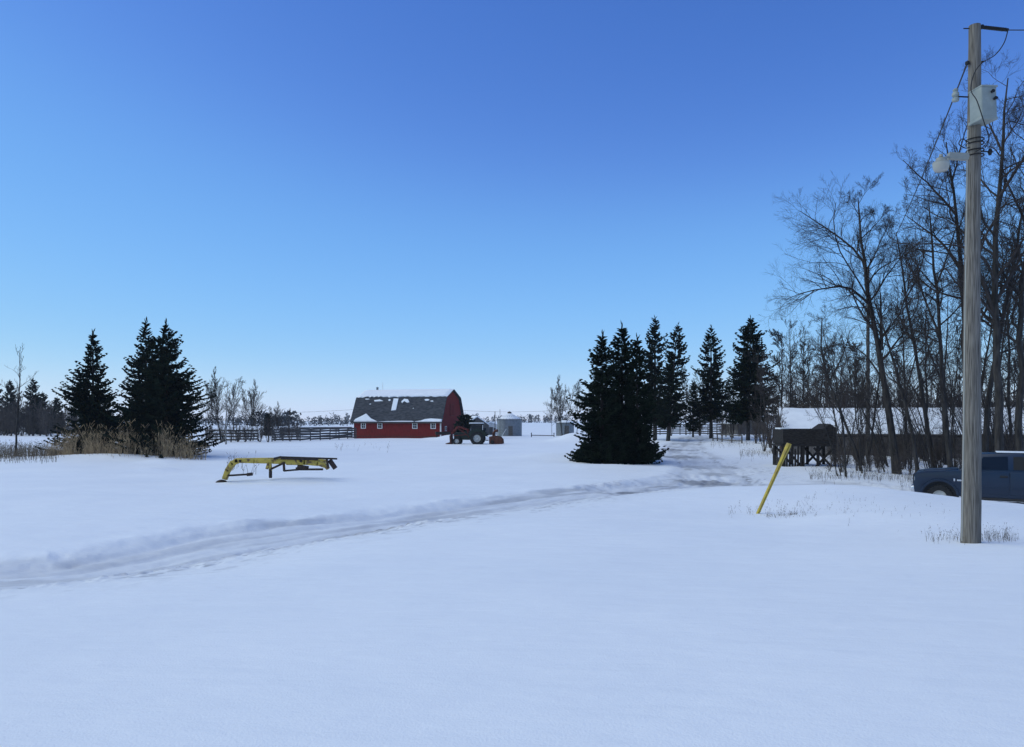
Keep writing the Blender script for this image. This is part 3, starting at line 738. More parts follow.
# ------------------------------------------------------------------ red gambrel barn
def barn():
    bx, by = pt(441, 118); z0 = gz(bx, by) - .05
    u = Vector((-math.cos(R(17.6)), math.sin(R(17.6)), 0))      # along the long wall, to the far left
    root = empty('barn', (bx, by, z0), math.atan2(u.y, u.x)); tag(root, 'red gambrel-roofed barn with snow on the top of its grey shingle roof', 'barn')
    L, W = 15.4, 9.0; ze, zk, zr = 3.05, 6.55, 7.85; kx = 1.55
    # local axes: x along the wall, -y across (width away from the camera)
    W_ = -W
    prof = [(0, -1.0), (0, ze), (kx, zk), (W / 2, zr), (W - kx, zk), (W, ze), (W, -1.0)]
    m = MB(); m.box((L / 2, -.1, (ze - 1) / 2), (L, .2, ze + 1)); m.box((L / 2, W_ + .1, (ze - 1) / 2), (L, .2, ze + 1))
    m.build('wall', M['barn_red'], root)
    for xx in (0.0, L):
        s = 1 if xx == 0 else -1
        g = MB(); n = len(prof)
        vs = [(xx - .005 * s, -y, z - (.04 if z > 1 else 0)) for y, z in prof] + [(xx + .15 * s, -y, z - (.04 if z > 1 else 0)) for y, z in prof]
        g.add(vs, [tuple(range(n)), tuple(reversed(range(n, 2 * n)))] + [(i, i + n, (i + 1) % n + n, (i + 1) % n) for i in range(n)])
        gb = g.build('gable_wall', M['barn_gable'], root)
        if xx == 0:
            d = MB(); d.box((-.03, -W / 2, 4.6), (.06, 1.5, 1.7)); dd = d.build('loft_door', M['barn_red'], gb)
            d = MB()
            for yy, zz in ((-W / 2 - .8, 4.6), (-W / 2 + .8, 4.6)): d.box((-.05, yy, zz), (.05, .09, 1.9))
            for zz in (3.7, 5.5): d.box((-.052, -W / 2, zz), (.05, 1.5, .09))
            d.build('frame', M['loader_red'], dd)
            d = MB(); d.box((-.03, -W / 2, 1.05), (.06, 2.6, 2.3)); d.build('door', M['barn_red'], gb)
            for yy in (-1.9, -7.1):
                d = MB(); d.box((-.03, yy, 1.6), (.06, .7, .8)); w = d.build('window', M['trim_white'], gb)
                d = MB(); d.box((-.065, yy, 1.6), (.02, .52, .62)); d.build('pane', M['glass'], w)
    # roof slabs, 0.14 thick, overhanging
    ov = .4; th = .14
    P = [(-.45, ze - .42), (kx - .03, zk), (W / 2, zr + .02), (W - kx + .03, zk), (W + .45, ze - .42)]
    def slab(i, j, x0, x1, off0, off1):
        (a, b), (c, d) = P[i], P[j]; nx, nz = -(d - b), (c - a); l = math.hypot(nx, nz); nx /= l; nz /= l
        q = [(a + nx * off0, b + nz * off0), (c + nx * off0, d + nz * off0), (c + nx * off1, d + nz * off1), (a + nx * off1, b + nz * off1)]
        return q, x0, x1
    m = MB()
    for i in range(4):
        q, x0, x1 = slab(i, i + 1, -ov, L + ov, 0, th)
        vs = [(x0, -a, b) for a, b in q] + [(x1, -a, b) for a, b in q]
        m.add(vs, [(0, 1, 2, 3), (7, 6, 5, 4)] + [(k, k + 4, (k + 1) % 4 + 4, (k + 1) % 4) for k in range(4)])
    roof = m.build('roof', M['shingle'], root)
    # snow on the upper slopes: a thick uneven sheet
    def snow_patch(name, i, outline, thick, n=1):
        """outline in (along x, fraction up the slope) of slope i; thickened along the normal"""
        (a, b), (c, d) = P[i], P[i + 1]; nx, nz = -(d - b), (c - a); l = math.hypot(nx, nz); nx /= l; nz /= l
        def w(x, t, o): return (x, -(a + (c - a) * t + nx * o), b + (d - b) * t + nz * o)
        k = len(outline); cx = sum(p[0] for p in outline) / k; ct = sum(p[1] for p in outline) / k
        s = MB(); vs = [w(x, t, th + .003) for x, t in outline] + [w(cx + (x - cx) * .93, ct + (t - ct) * .9, th + thick) for x, t in outline]
        s.add(vs, [tuple(range(k, 2 * k))] + [(j, (j + 1) % k, (j + 1) % k + k, j + k) for j in range(k)])
        return s.build(name, M['snow_cap'], roof)
    rr = random.Random(3)
    lo = [(-ov + (L + 2 * ov) * k / 40, rr.uniform(-.03, .10) if k % 2 else rr.uniform(.0, .05)) for k in range(41)]
    snow_patch('roof_snow_or_highlight', 1, lo + [(L + ov, 1.0), (-ov, 1.0)], .16)
    snow_patch('roof_snow_or_highlight', 2, [(-ov, 0), (L + ov, 0), (L + ov, .98), (-ov, .98)], .16)
    # patches on the steep lower slope (x measured from the near right corner)
    snow_patch('roof_snow_or_highlight', 0, [(8.0, .48), (8.0, .96), (8.9, .97), (8.85, .46)], .05)
    snow_patch('roof_snow_or_highlight', 0, [(5.9, .80), (6.3, .93), (7.0, .95), (7.4, .84), (7.2, .76), (6.9, .85), (6.3, .78)], .06)
    snow_patch('roof_snow_or_highlight', 0, [(10.6, .86), (11.3, .93), (12.4, .9), (12.2, .84)], .05)
    snow_patch('roof_snow_or_highlight', 0, [(10.8, .0), (12.0, .12), (13.1, .33), (13.6, .25), (14.9, .08), (15.1, .0)], .28)
    snow_patch('roof_snow_or_highlight', 0, [(-.35, .0), (-.35, .10), (1.5, .13), (2.6, .10), (3.4, .03), (4.3, .0)], .12)
    snow_patch('roof_snow_or_highlight', 0, [(4.4, .0), (4.6, .03), (6.5, .035), (9.5, .02), (10.8, .0)], .06)
    for xc, tc, sx, st in [(3.0, .9, .5, .05), (2.0, .84, .35, .03), (9.6, .9, .25, .05), (12.9, .74, .2, .02), (5.0, .55, .15, .015), (13.7, .95, .5, .03)]:
        snow_patch('roof_snow_or_highlight', 0, [(xc + sx * rr.uniform(.5, 1.1) * math.cos(-a), tc + st * rr.uniform(.5, 1.1) * math.sin(a)) for a in [k * math.pi / 4 for k in range(8)]][::-1], .03)
    # windows on the long wall
    for px in (433.3, 415, 380, 363.5):
        # solve the wall coordinate for that column
        k = (px - CX) / F; t = (k * by - bx) / (u.x - k * u.y)
        m = MB(); zc = 2.05; w = .76
        for dx in (-w / 2, w / 2): m.box((t + dx, .04, zc), (.14, .08, .95))
        for dz in (-.42, .42): m.box((t, .04, zc + dz), (w - .14, .078, .12))
        fr = m.build('window', M['trim_white'], root)
        g = MB(); g.box((t, .012, zc), (w - .13, .02, .73)); g.build('pane', M['glass'], fr)
        g = MB(); g.box((t, .038, zc), (.05, .03, .72)); g.box((t, .038, zc), (w - .14, .028, .05)); g.build('muntin', M['trim_white'], fr)
    m = MB(); m.box((.05, .035, ze / 2), (.22, .07, ze)); m.build('corner_board', M['trim_white'], root)
    m = MB(); m.box((L / 2, .03, .35), (L - .3, .05, .12)); m.build('skirt_board', M['rust'], root)
    m = MB(); m.box((L / 2, .36, ze - .52), (L + .8, .05, .16)); m.build('fascia', M['grey_wood'], root)
    m = MB(); m.box((L - 1.9, -W / 2, zr + .30), (.26, .26, .42)); m.prism([(L - 2.12, zr + .5), (L - 1.68, zr + .5), (L - 1.9, zr + .68)], -W / 2 - .2, -W / 2 + .2); m.build('roof_vent', M['steel'], root)
    m = MB(); m.tube([(L - 2.9, -W / 2, zr), (L - 2.9, -W / 2, zr + 1.5)], .025, 6); m.lathe([(.0, -.09), (.09, 0), (0, .09)], (L - 2.9, -W / 2, zr + .9), 8); m.build('lightning_rod', M['trim_white'], root)
    return root
barn()

# lean dark feed bunk by the barn corner
def bunk():
    x, y = pt(443, 112); z = gz(x, y)
    r = empty('feed_bunk', (x, y, z - .1), R(14)); tag(r, 'low dark wooden feed bunk at the near corner of the barn', 'trough')
    m = MB(); m.box((0, 0, .55), (2.2, .7, .08)); m.beam((-1.1, -.38, .75), (1.1, -.38, .75), .06, .4); m.beam((-1.1, .38, .75), (1.1, .38, .75), .06, .4); m.beam((-1.1, -.35, .75), (-1.1, .35, .75), .06, .4); m.beam((1.1, -.35, .75), (1.1, .35, .75), .06, .4)
    m.build('trough', M['dark_wood'], r)
    for sx in (-1, 1):
        for sy in (-1, 1):
            m = MB(); m.beam((sx * .9, sy * .34, 0), (sx * .9, sy * .34, .56), .1, .1); m.build('leg', M['dark_wood'], r)
bunk()

# ------------------------------------------------------------------ tractor with loader and snow blower
def wheel(parent, name, c, Rw, w, m_rim, lugs=20):
    m = MB(); h = w / 2
    m.lathe([(Rw * .55, -h), (Rw * .93, -h), (Rw, -h * .75), (Rw, h * .75), (Rw * .93, h), (Rw * .55, h), (Rw * .55, -h)], (0, 0, 0), 28, 'y', caps=False)
    for k in range(lugs):
        a = k * 2 * math.pi / lugs; m.box((math.cos(a) * Rw, 0, math.sin(a) * Rw), (.05, w * .92, Rw * .1), ry=-a)
    wh = m.build(name, M['rubber'], parent, smooth=True, loc=c)
    r = MB(); r.lathe([(0, -h * .55), (Rw * .16, -h * .75), (Rw * .2, -h * .35), (Rw * .5, -h * .3), (Rw * .575, -h * .9), (Rw * .575, h * .9), (Rw * .5, h * .3), (Rw * .2, h * .35), (Rw * .16, h * .75), (0, h * .55)], (0, 0, 0), 24, 'y')
    r.build('rim', m_rim, wh, smooth=True)
    return wh
def tractor():
    x, y = pt(478, 89); z = gz(x, y) - .14
    r = empty('tractor', (x, y, z), R(176)); r.scale = (1.03, 1.03, 1.03); tag(r, 'dark old tractor with raised red loader arms and closed cab by the barn', 'tractor')
    # local +x is the front
    for sy in (-.85, .85): wheel(r, 'rear_wheel', (0, sy, .78), .78, .42, M['rim'])
    for sy in (-.72, .72): wheel(r, 'front_wheel', (2.35, sy, .46), .46, .28, M['rim'], 14)
    m = MB(); m.prism([(-.5, .6), (-.5, 1.15), (.9, 1.25), (.95, 1.55), (2.55, 1.45), (2.75, 1.3), (2.75, .75), (2.2, .6)], -.36, .36); m.build('body', M['tractor_dark'], r, bevel=.04)
    m = MB()
    for sx, sy in ((-.55, -.62), (-.55, .62), (.85, -.6), (.85, .6)): m.beam((sx, sy, 1.1), (sx * .93, sy * .9, 2.35), .08, .08)
    m.box((.15, 0, 2.4), (1.75, 1.4, .14)); m.box((.15, 0, 1.2), (1.4, 1.24, .28)); cab = m.build('cab', M['black'], r, bevel=.03)
    g = MB(); g.box((.14, -.585, 1.82), (1.2, .02, .95)); g.box((.14, .585, 1.82), (1.2, .02, .95)); g.box((.84, 0, 1.82), (.02, 1.05, .95)); g.box((-.53, 0, 1.82), (.02, 1.05, .95)); g.build('glass', M['glass'], cab)
    m = MB()
    for sy in (-.85, .85):
        pts = [(.9 * math.cos(R(a)), .9 * math.sin(R(a)) + .78) for a in range(15, 166, 15)]
        for (a, b), (c, d) in zip(pts, pts[1:]): m.beam((a, sy, b), (c, sy, d), .46, .04, up=(0, 1, 0))
    m.build('fender', M['tractor_dark'], r)
    m = MB(); m.box((.15, 0, 2.52), (1.6, 1.3, .12)); m.build('roof_snow_or_highlight', M['snow_cap'], r, bevel=.05)
    ld = MB()
    for sy in (-.55, .55):
        ld.beam((1.0, sy, .9), (1.15, sy, 1.75), .1, .16); ld.beam((1.15, sy, 1.75), (2.3, sy, 2.15), .1, .16); ld.beam((2.3, sy, 2.15), (3.0, sy, 1.35), .1, .16)
        ld.beam((1.1, sy + .1, 1.1), (2.3, sy + .1, 1.95), .06, .07); ld.beam((1.4, sy, 1.2), (3.0, sy, 1.05), .07, .08)
    ld.beam((2.4, -.55, 2.0), (2.4, .55, 2.0), .1, .1); ld.build('loader_arm', M['loader_red'], r)
    b = MB(); b.prism([(2.95, .15), (3.05, 1.2), (3.2, 1.1), (3.15, .35), (3.65, .2), (3.62, .1)], -.85, .85); b.build('bucket', M['rust'], r)
    m = MB(); m.tube([(1.7, .1, 1.4), (1.7, .1, 2.2), (1.75, .1, 2.3)], .045, 8); m.build('exhaust_pipe', M['rust'], r)
    m = MB(); m.beam((-.5, -.4, .6), (-1.2, -.45, .55), .08, .08); m.beam((-.5, .4, .6), (-1.2, .45, .55), .08, .08); m.beam((-.5, 0, 1.1), (-1.2, 0, 1.0), .07, .07); m.build('hitch', M['black'], r)
tractor()
def blower():
    x, y = pt(496.2, 88.4); z = gz(x, y) - .05
    r = empty('snow_blower', (x, y, z), R(-6)); tag(r, 'rusty orange snow blower behind the tractor', 'blower')
    m = MB(); m.prism([(-.75, .1), (-.75, .95), (-.2, 1.05), (.5, .95), (.8, .6), (.85, .1)], -.75, -.69); m.prism([(-.75, .1), (-.75, .95), (-.2, 1.05), (.5, .95), (.8, .6), (.85, .1)], .69, .75)
    m.prism([(-.75, .1), (-.75, .95), (-.68, .95), (-.68, .1)], -.69, .69); m.prism([(-.68, .9), (-.68, .95), (.45, .93), (.45, .87)], -.69, .69); m.build('housing', M['rust'], r)
    m = MB(); m.tube([(.35, -.68, .45), (.35, .68, .45)], .07, 8)
    prev = None
    for k in range(61):
        a = k / 60 * 4 * 2 * math.pi; p = Vector((.35 + .3 * math.cos(a), -.66 + 1.32 * k / 60, .45 + .3 * math.sin(a)))
        if prev: m.beam(prev, p, .05, .09)
        prev = p
    m.build('auger', M['loader_red'], r)
    m = MB(); m.tube([(-.3, 0, .95), (-.3, 0, 1.35), (-.1, -.1, 1.6), (.2, -.2, 1.65)], [.17, .16, .15, .17], 10); m.build('chute', M['rust'], r, smooth=True)
    m = MB(); m.lathe([(.0, -.06), (.2, -.06), (.22, 0), (.2, .06), (0, .06)], (-.35, -.84, .3), 18, 'y'); m.build('wheel', M['rubber'], r)
blower()

# ------------------------------------------------------------------ steel grain bins, sheds and bits in the far yard
def grain_bin(px, d, rad, wall, roofh, label, snow=True, mm='steel'):
    x, y = pt(px, d); z = gz(x, y) - .1
    r = empty('grain_bin', (x, y, z)); tag(r, label, 'grain bin', 'steel grain bins beyond the yard')
    prof = []; n = int(wall / .3)
    for k in range(n * 2 + 1): prof.append((rad + (.025 if k % 2 else 0), wall * k / (2 * n)))
    m = MB(); m.lathe(prof, (0, 0, 0), 40); m.build('wall', M[mm], r, smooth=True)
    m = MB(); m.lathe([(rad + .12, wall + .002), (rad * .5, wall + roofh * .52), (.35, wall + roofh)], (0, 0, 0), 24); rf = m.build('roof', M['steel'], r)
    for k in range(24):
        pass
    m = MB()
    for k in range(24):
        a = 2 * math.pi * k / 24; c, s = math.cos(a), math.sin(a)
        m.beam((c * (rad + .12), s * (rad + .12), wall + .03), (c * .35, s * .35, wall + roofh + .03), .05, .05)
    m.build('rib', M['steel'], rf)
    m = MB(); m.lathe([(.36, wall + roofh - .02), (.36, wall + roofh + .22), (.45, wall + roofh + .22), (.1, wall + roofh + .45)], (0, 0, 0), 16); m.build('cap', M['grey_wood'], rf)
    if snow:
        s = MB(); s.lathe([(rad * .93, wall + .17), (rad * .9, wall + .28), (rad * .48, wall + roofh * .54 + .16), (.45, wall + roofh + .06)], (0, 0, 0), 22); s.build('roof_snow_or_highlight', M['snow_cap'], rf, smooth=True)
    m = MB(); m.box((.2, -rad - .03, 1.1), (.8, .08, 1.7)); m.build('door', M['grey_wood'], r)
    m = MB()
    for dx in (-.17, .17): m.beam((-.9 + dx, -rad * .98, .3), (-.9 + dx, -rad * .98, wall), .03, .03)
    m.build('ladder', M['steel'], r)
grain_bin(509.5, 140, 2.3, 3.1, 1.15, 'grey steel grain bin with snowy cone roof right of the tractor')
grain_bin(565, 138, 1.65, 2.35, .55, 'smaller pale grain bin half hidden by a drift near the spruces')

def white_shed(px, d, w, h, rh, rz, label, wallm, name='shed', roof_over=.2, depth=4.0, opening=True):
    x, y = pt(px, d); z = gz(x, y) - .15
    r = empty(name, (x, y, z), rz); tag(r, label, 'shed')
    m = MB(); hw = w / 2
    m.prism([(-hw, 0), (-hw, h), (0, h + rh), (hw, h), (hw, 0)], 0, depth); m.build('wall', M[wallm], r)
    m = MB()
    for s in (-1, 1):
        m.add([(s * (hw + roof_over), -.2, h - roof_over * rh / hw + .02), (0, -.2, h + rh + .03), (0, depth + .2, h + rh + .03), (s * (hw + roof_over), depth + .2, h - roof_over * rh / hw + .02),
               (s * (hw + roof_over), -.2, h - roof_over * rh / hw + .2), (0, -.2, h + rh + .24), (0, depth + .2, h + rh + .24), (s * (hw + roof_over), depth + .2, h - roof_over * rh / hw + .2)],
              [(0, 1, 2, 3), (7, 6, 5, 4), (0, 4, 5, 1), (3, 2, 6, 7), (0, 3, 7, 4)])
    m.build('roof_snow_or_highlight', M['snow_cap'], r)
    if opening:
        m = MB(); m.box((0, -.03, h * .45), (w * .3, .06, h * .7)); m.build('door', M['grey_wood'], r)
        m = MB(); m.box((w * .3, -.03, h * .62), (w * .14, .06, h * .22)); m.build('window', M['glass'], r)
white_shed(477, 150, 5.2, 2.2, 1.6, R(25), 'snow-roofed low shed showing behind the tractor cab', 'grey_wood', depth=5)
white_shed(491, 155, 2.6, 2.2, .5, R(0), 'small whitish shed between the tractor and the grain bin', 'trim_white', depth=3)
white_shed(752, 122, 5.0, 1.9, 1.0, R(10), 'small dark shed behind the trunk of the broad spruce', 'grey_wood', depth=6)

def post(name, px, d, top, rad, label, cat='post', m='grey_wood', lean=0):
    x, y = pt(px, d); z = gz(x, y) - .3; H = apex_h(top, d) - z
    mb = MB(); mb.tube([(0, 0, 0), (lean * .5, 0, H * .5), (lean, 0, H)], [rad, rad * .85, rad * .7], 8)
    mb.lathe([(rad * .9, 0), (rad * 1.2, .05), (rad * .5, .12)], (lean, 0, H - .02), 8)
    o = mb.build(name, M[m], None); o.location = (x, y, z); tag(o, label, cat); return o
post('yard_post', 495, 136, 412, .08, 'thin post standing left of the grain bin')
post('yard_post', 500, 134, 410, .05, 'taller thin rod right beside the grain bin wall')
m = MB(); x, y = pt(500, 120); m.beam((0, 0, -.2), (1.0, 0, 1.5), .3, .08); m.beam((.1, .03, .2), (.35, .03, .1), .1, .1); o = m.build('leaning_plank', M['trim_white']); o.location = (x, y, gz(x, y)); tag(o, 'white plank leaning in the snow before the grain bin', 'plank')

# low pipe barrier between the bins
def barrier():
    x, y = pt(543, 126); z = gz(x, y); r = empty('pipe_rail', (x, y, z)); tag(r, 'low dark pipe rail on end posts between the two grain bins', 'rail')
    for sx in (-1.95, 1.85):
        m = MB(); m.tube([(sx, 0, -.2), (sx, 0, .62)], .07, 8); m.lathe([(.09, .6), (.09, .68), (.02, .72)], (sx, 0, 0), 8); m.build('post', M['dark_wood'], r)
    m = MB(); m.tube([(-1.95, 0, .3), (1.85, 0, .22)], .06, 8); m.build('rail', M['dark_wood'], r)
barrier()

# ------------------------------------------------------------------ fences
def fence(name, label, pts, ph, rails, rh, m, every=2.4, snow=False, group=None, pr=.08, stuff=False, lo=.25, wig=.03):
    """pts: list of (px, d)"""
    P = [Vector((*pt(a, b), 0)) for a, b in pts]
    x0, y0 = P[0].x, P[0].y; z0 = gz(x0, y0)
    root = empty(name, (x0, y0, z0)); tag(root, label, 'fence', group)
    rr = random.Random(len(pts) * 31 + int(ph * 10)); stops = []
    for a, b in zip(P, P[1:]):
        n = max(1, round((b - a).length / every))
        for i in range(n): stops.append(a.lerp(b, i / n))
    stops.append(P[-1])
    S = [Vector((s.x - x0, s.y - y0, gz(s.x, s.y) - z0)) for s in stops]
    for s in S:
        mb = MB(); mb.tube([(0, 0, -.2), (rr.uniform(-.03, .03), 0, ph * rr.uniform(.95, 1.12))], pr, 7); mb.build('post', M[m], root, loc=s)
    for k in range(rails):
        h = lo + (ph - lo - .05) * (k / max(1, rails - 1))
        for i, (a, b) in enumerate(zip(S, S[1:])):
            mb = MB(); mb.beam(a + Vector((0, -.1, h + rr.uniform(-wig, wig))), b + Vector((0, -.1, h + rr.uniform(-wig, wig))), .04, rh); mb.build('rail', M[m], root)
    if snow:
        mb = MB()
        for a, b in zip(S, S[1:]): mb.beam(a + Vector((0, -.1, ph + .07)), b + Vector((0, -.1, ph + .07)), .09, .07)
        mb.build('rail_snow', M['snow_cap'], root)
    return root
fence('corral_fence', 'long dark board corral fence running left from the barn', [(272, 104), (300, 106), (330, 112), (356, 119)], 1.7, 5, .24, 'grey_wood', 2.6, wig=.08)
fence('corral_fence', 'back line of the dark corral, left of the gap near the poplars', [(206, 108), (236, 106), (258, 106)], 1.55, 4, .24, 'grey_wood', 2.6, wig=.07)
fence('corral_fence', 'inner rail fence of the corral with snow along its top', [(280, 124), (320, 126), (352, 128)], 1.8, 4, .24, 'grey_wood', 3, snow=True)
fence('rail_fence', 'far grey plank fence behind the tall narrow spruces', [(650, 124), (690, 124), (726, 122)], 1.7, 5, .2, 'grey_wood', 1.6)
fence('rail_fence', 'broken low rail fence by the lane left of the broad spruce trunk', [(713, 92), (722, 88), (742, 84)], .9, 2, .12, 'grey_wood', 2.0)

# ------------------------------------------------------------------ long shed, trestle
def long_shed():
    # ridge from the left gable at column 783 to beyond the right edge
    x0, y0 = pt(786, 62); z0 = gz(x0, y0) - .45
    r = empty('long_shed', (x0, y0, z0), R(-15)); tag(r, 'long low shed with snow-covered roof behind the bare trees', 'shed')
    L, W, h, rh = 24.0, 6.4, 2.25, 1.75
    m = MB(); m.box((L / 2, .08, h / 2), (L, .16, h)); m.box((L / 2, W - .08, h / 2), (L, .16, h)); m.build('wall', M['shed_wall'], r)
    for xx in (0, L - .16):
        g = MB(); P = [(0.02, 0), (.02, h + .02), (W / 2, h + rh - .03), (W - .02, h + .02), (W - .02, 0)]; n = 5
        vs = [(xx - .003, a, b) for a, b in P] + [(xx + .16, a, b) for a, b in P]
        g.add(vs, [tuple(range(n)), tuple(reversed(range(n, 2 * n)))] + [(i, i + n, (i + 1) % n + n, (i + 1) % n) for i in range(n)])
        g.build('gable_wall', M['brown_wall'], r)
    def slab(a, b, c, d, t0, t1, x0_, x1_):
        nx, nz = -(d - b), c - a; l = math.hypot(nx, nz); nx /= l; nz /= l
        if nz < 0: nx, nz = -nx, -nz
        q = [(a + nx * t0, b + nz * t0), (c + nx * t0, d + nz * t0), (c + nx * t1, d + nz * t1), (a + nx * t1, b + nz * t1)]
        vs = [(x0_, *p) for p in q] + [(x1_, *p) for p in q]
        return vs, [(0, 1, 2, 3), (7, 6, 5, 4)] + [(k, k + 4, (k + 1) % 4 + 4, (k + 1) % 4) for k in range(4)]
    e = .45; ez = h - e * rh / (W / 2)
    m = MB()
    m.add(*slab(-e, ez, W / 2, h + rh, .01, .12, -.35, L + .35)); m.add(*slab(W / 2, h + rh, W + e, ez, .01, .12, -.35, L + .35)); rf = m.build('roof', M['grey_wood'], r)
    # snow sheet, wavy surface
    g = MB(); nx_, ny_ = 80, 8
    for side in (0, 1):
        vs = []
        for i in range(nx_ + 1):
            for j in range(ny_ + 1):
                t = j / ny_; X = -.33 + (L + .66) * i / nx_
                edge = .05 * fbm(np.array([X * .8]), np.array([3.0]), 5)[0] if j == 0 else 0
                a = (-e + .02 + edge) * (1 - t) + W / 2 * t; b = (ez + .03) * (1 - t) + (h + rh + .05) * t
                th_ = .125 + (.12 + .06 * float(fbm(np.array([X * .6]), np.array([t * 3.0 + side * 9]), 8)[0])) * (0 if j == 0 else 1)
                vs.append((X, a if side == 0 else W - a, b + th_))
        fs = [(i * (ny_ + 1) + j, (i + 1) * (ny_ + 1) + j, (i + 1) * (ny_ + 1) + j + 1, i * (ny_ + 1) + j + 1) for i in range(nx_) for j in range(ny_)]
        g.add(vs, fs)
    g.build('roof_snow_or_highlight', M['snow_cap'], rf, smooth=True)
    m = MB(); m.box((L / 2, -e, ez - .02), (L + .7, .04, .18)); m.build('fascia', M['dark_wood'], rf)
    for xx in (3.5, 9.5, 15.5):
        m = MB(); m.box((xx, -.03, 1.5), (1.0, .06, .7)); w = m.build('window', M['grey_wood'], r)
        m = MB(); m.box((xx, -.07, 1.5), (.8, .02, .5)); m.build('pane', M['glass'], w)
    m = MB(); m.box((6.5, -.04, 1.0), (1.6, .08, 2.0)); m.build('door', M['grey_wood'], r)
long_shed()
def trestle():
    x0, y0 = pt(783, 48); z0 = gz(x0, y0) - .25
    r = empty('loading_trestle', (x0, y0, z0), R(-4)); tag(r, 'dark weathered wooden bin raised on cross-braced legs before the long shed', 'trestle')
    L, W = 3.35, 2.2; zt0, zt1 = 1.65, 2.62
    for row in range(4):
        for k, yy in enumerate((0, W)):
            m = MB(); m.box((L / 2, yy, zt0 + .13 + row * .25), (L, .05, .23)); m.build('side_board', M['dark_wood'], r)
    m = MB()
    for xx in (0.03, L - .03):
        m = MB(); m.box((xx, W / 2, zt0 + .5), (.05, W - .06, .98)); m.build('end_board', M['dark_wood'], r)
    m = MB(); m.box((L / 2, W / 2, zt0 - .06), (L + .3, W + .2, .1)); m.build('deck', M['dark_wood'], r)
    m = MB(); m.prism([(L * .72, zt1 - .02), (L * .88, zt1 + .36), (L * 1.04, zt1 - .02)], .0, W); m.build('cap_roof', M['dark_wood'], r)
    for yy in (.05, W - .05):
        for xx in (.08, 1.2, 2.2, L - .1):
            m = MB(); m.beam((xx, yy, -.3), (xx, yy, zt0 - .1), .16, .16); m.build('leg', M['dark_wood'], r)
        m = MB(); m.beam((1.9, yy - .09, .1), (L - .2, yy - .09, zt0 - .2), .05, .14); m.beam((1.9, yy - .14, zt0 - .2), (L - .2, yy - .14, .1), .05, .14)
        m.beam((.1, yy - .09, zt0 - .2), (1.2, yy - .09, .2), .05, .14); m.build('cross_brace', M['dark_wood'], r)
    m = MB()
    for k, hh in enumerate((1.7, 1.75, 1.2, 1.7, 1.5, 1.75, 1.0, 1.6)): m.box((.02 + k * .175, -.16, hh / 2 - .12), (.12, .03, hh), ry=.03 * (k % 3 - 1))
    m.build('slat_panel', M['dark_wood'], r)
    m = MB(); m.box((.25, W * .5, zt1 + .05), (.6, 1.2, .1)); m.build('snow_cap', M['snow_cap'], r, bevel=.04)
    m = MB()
    for k, hh in enumerate((1.75, 1.2, 1.6, .9, 1.75, 1.3, 1.0, 1.7, 1.5)): m.box((-.04, .1 + k * .25, hh / 2 - .1), (.03, .13, hh), rx=.03 * (k % 3 - 1))
    m.v = [(a, b, c - (0 if c < .5 else .0)) for a, b, c in m.v]; m.build('end_slats', M['dark_wood'], r)
trestle()

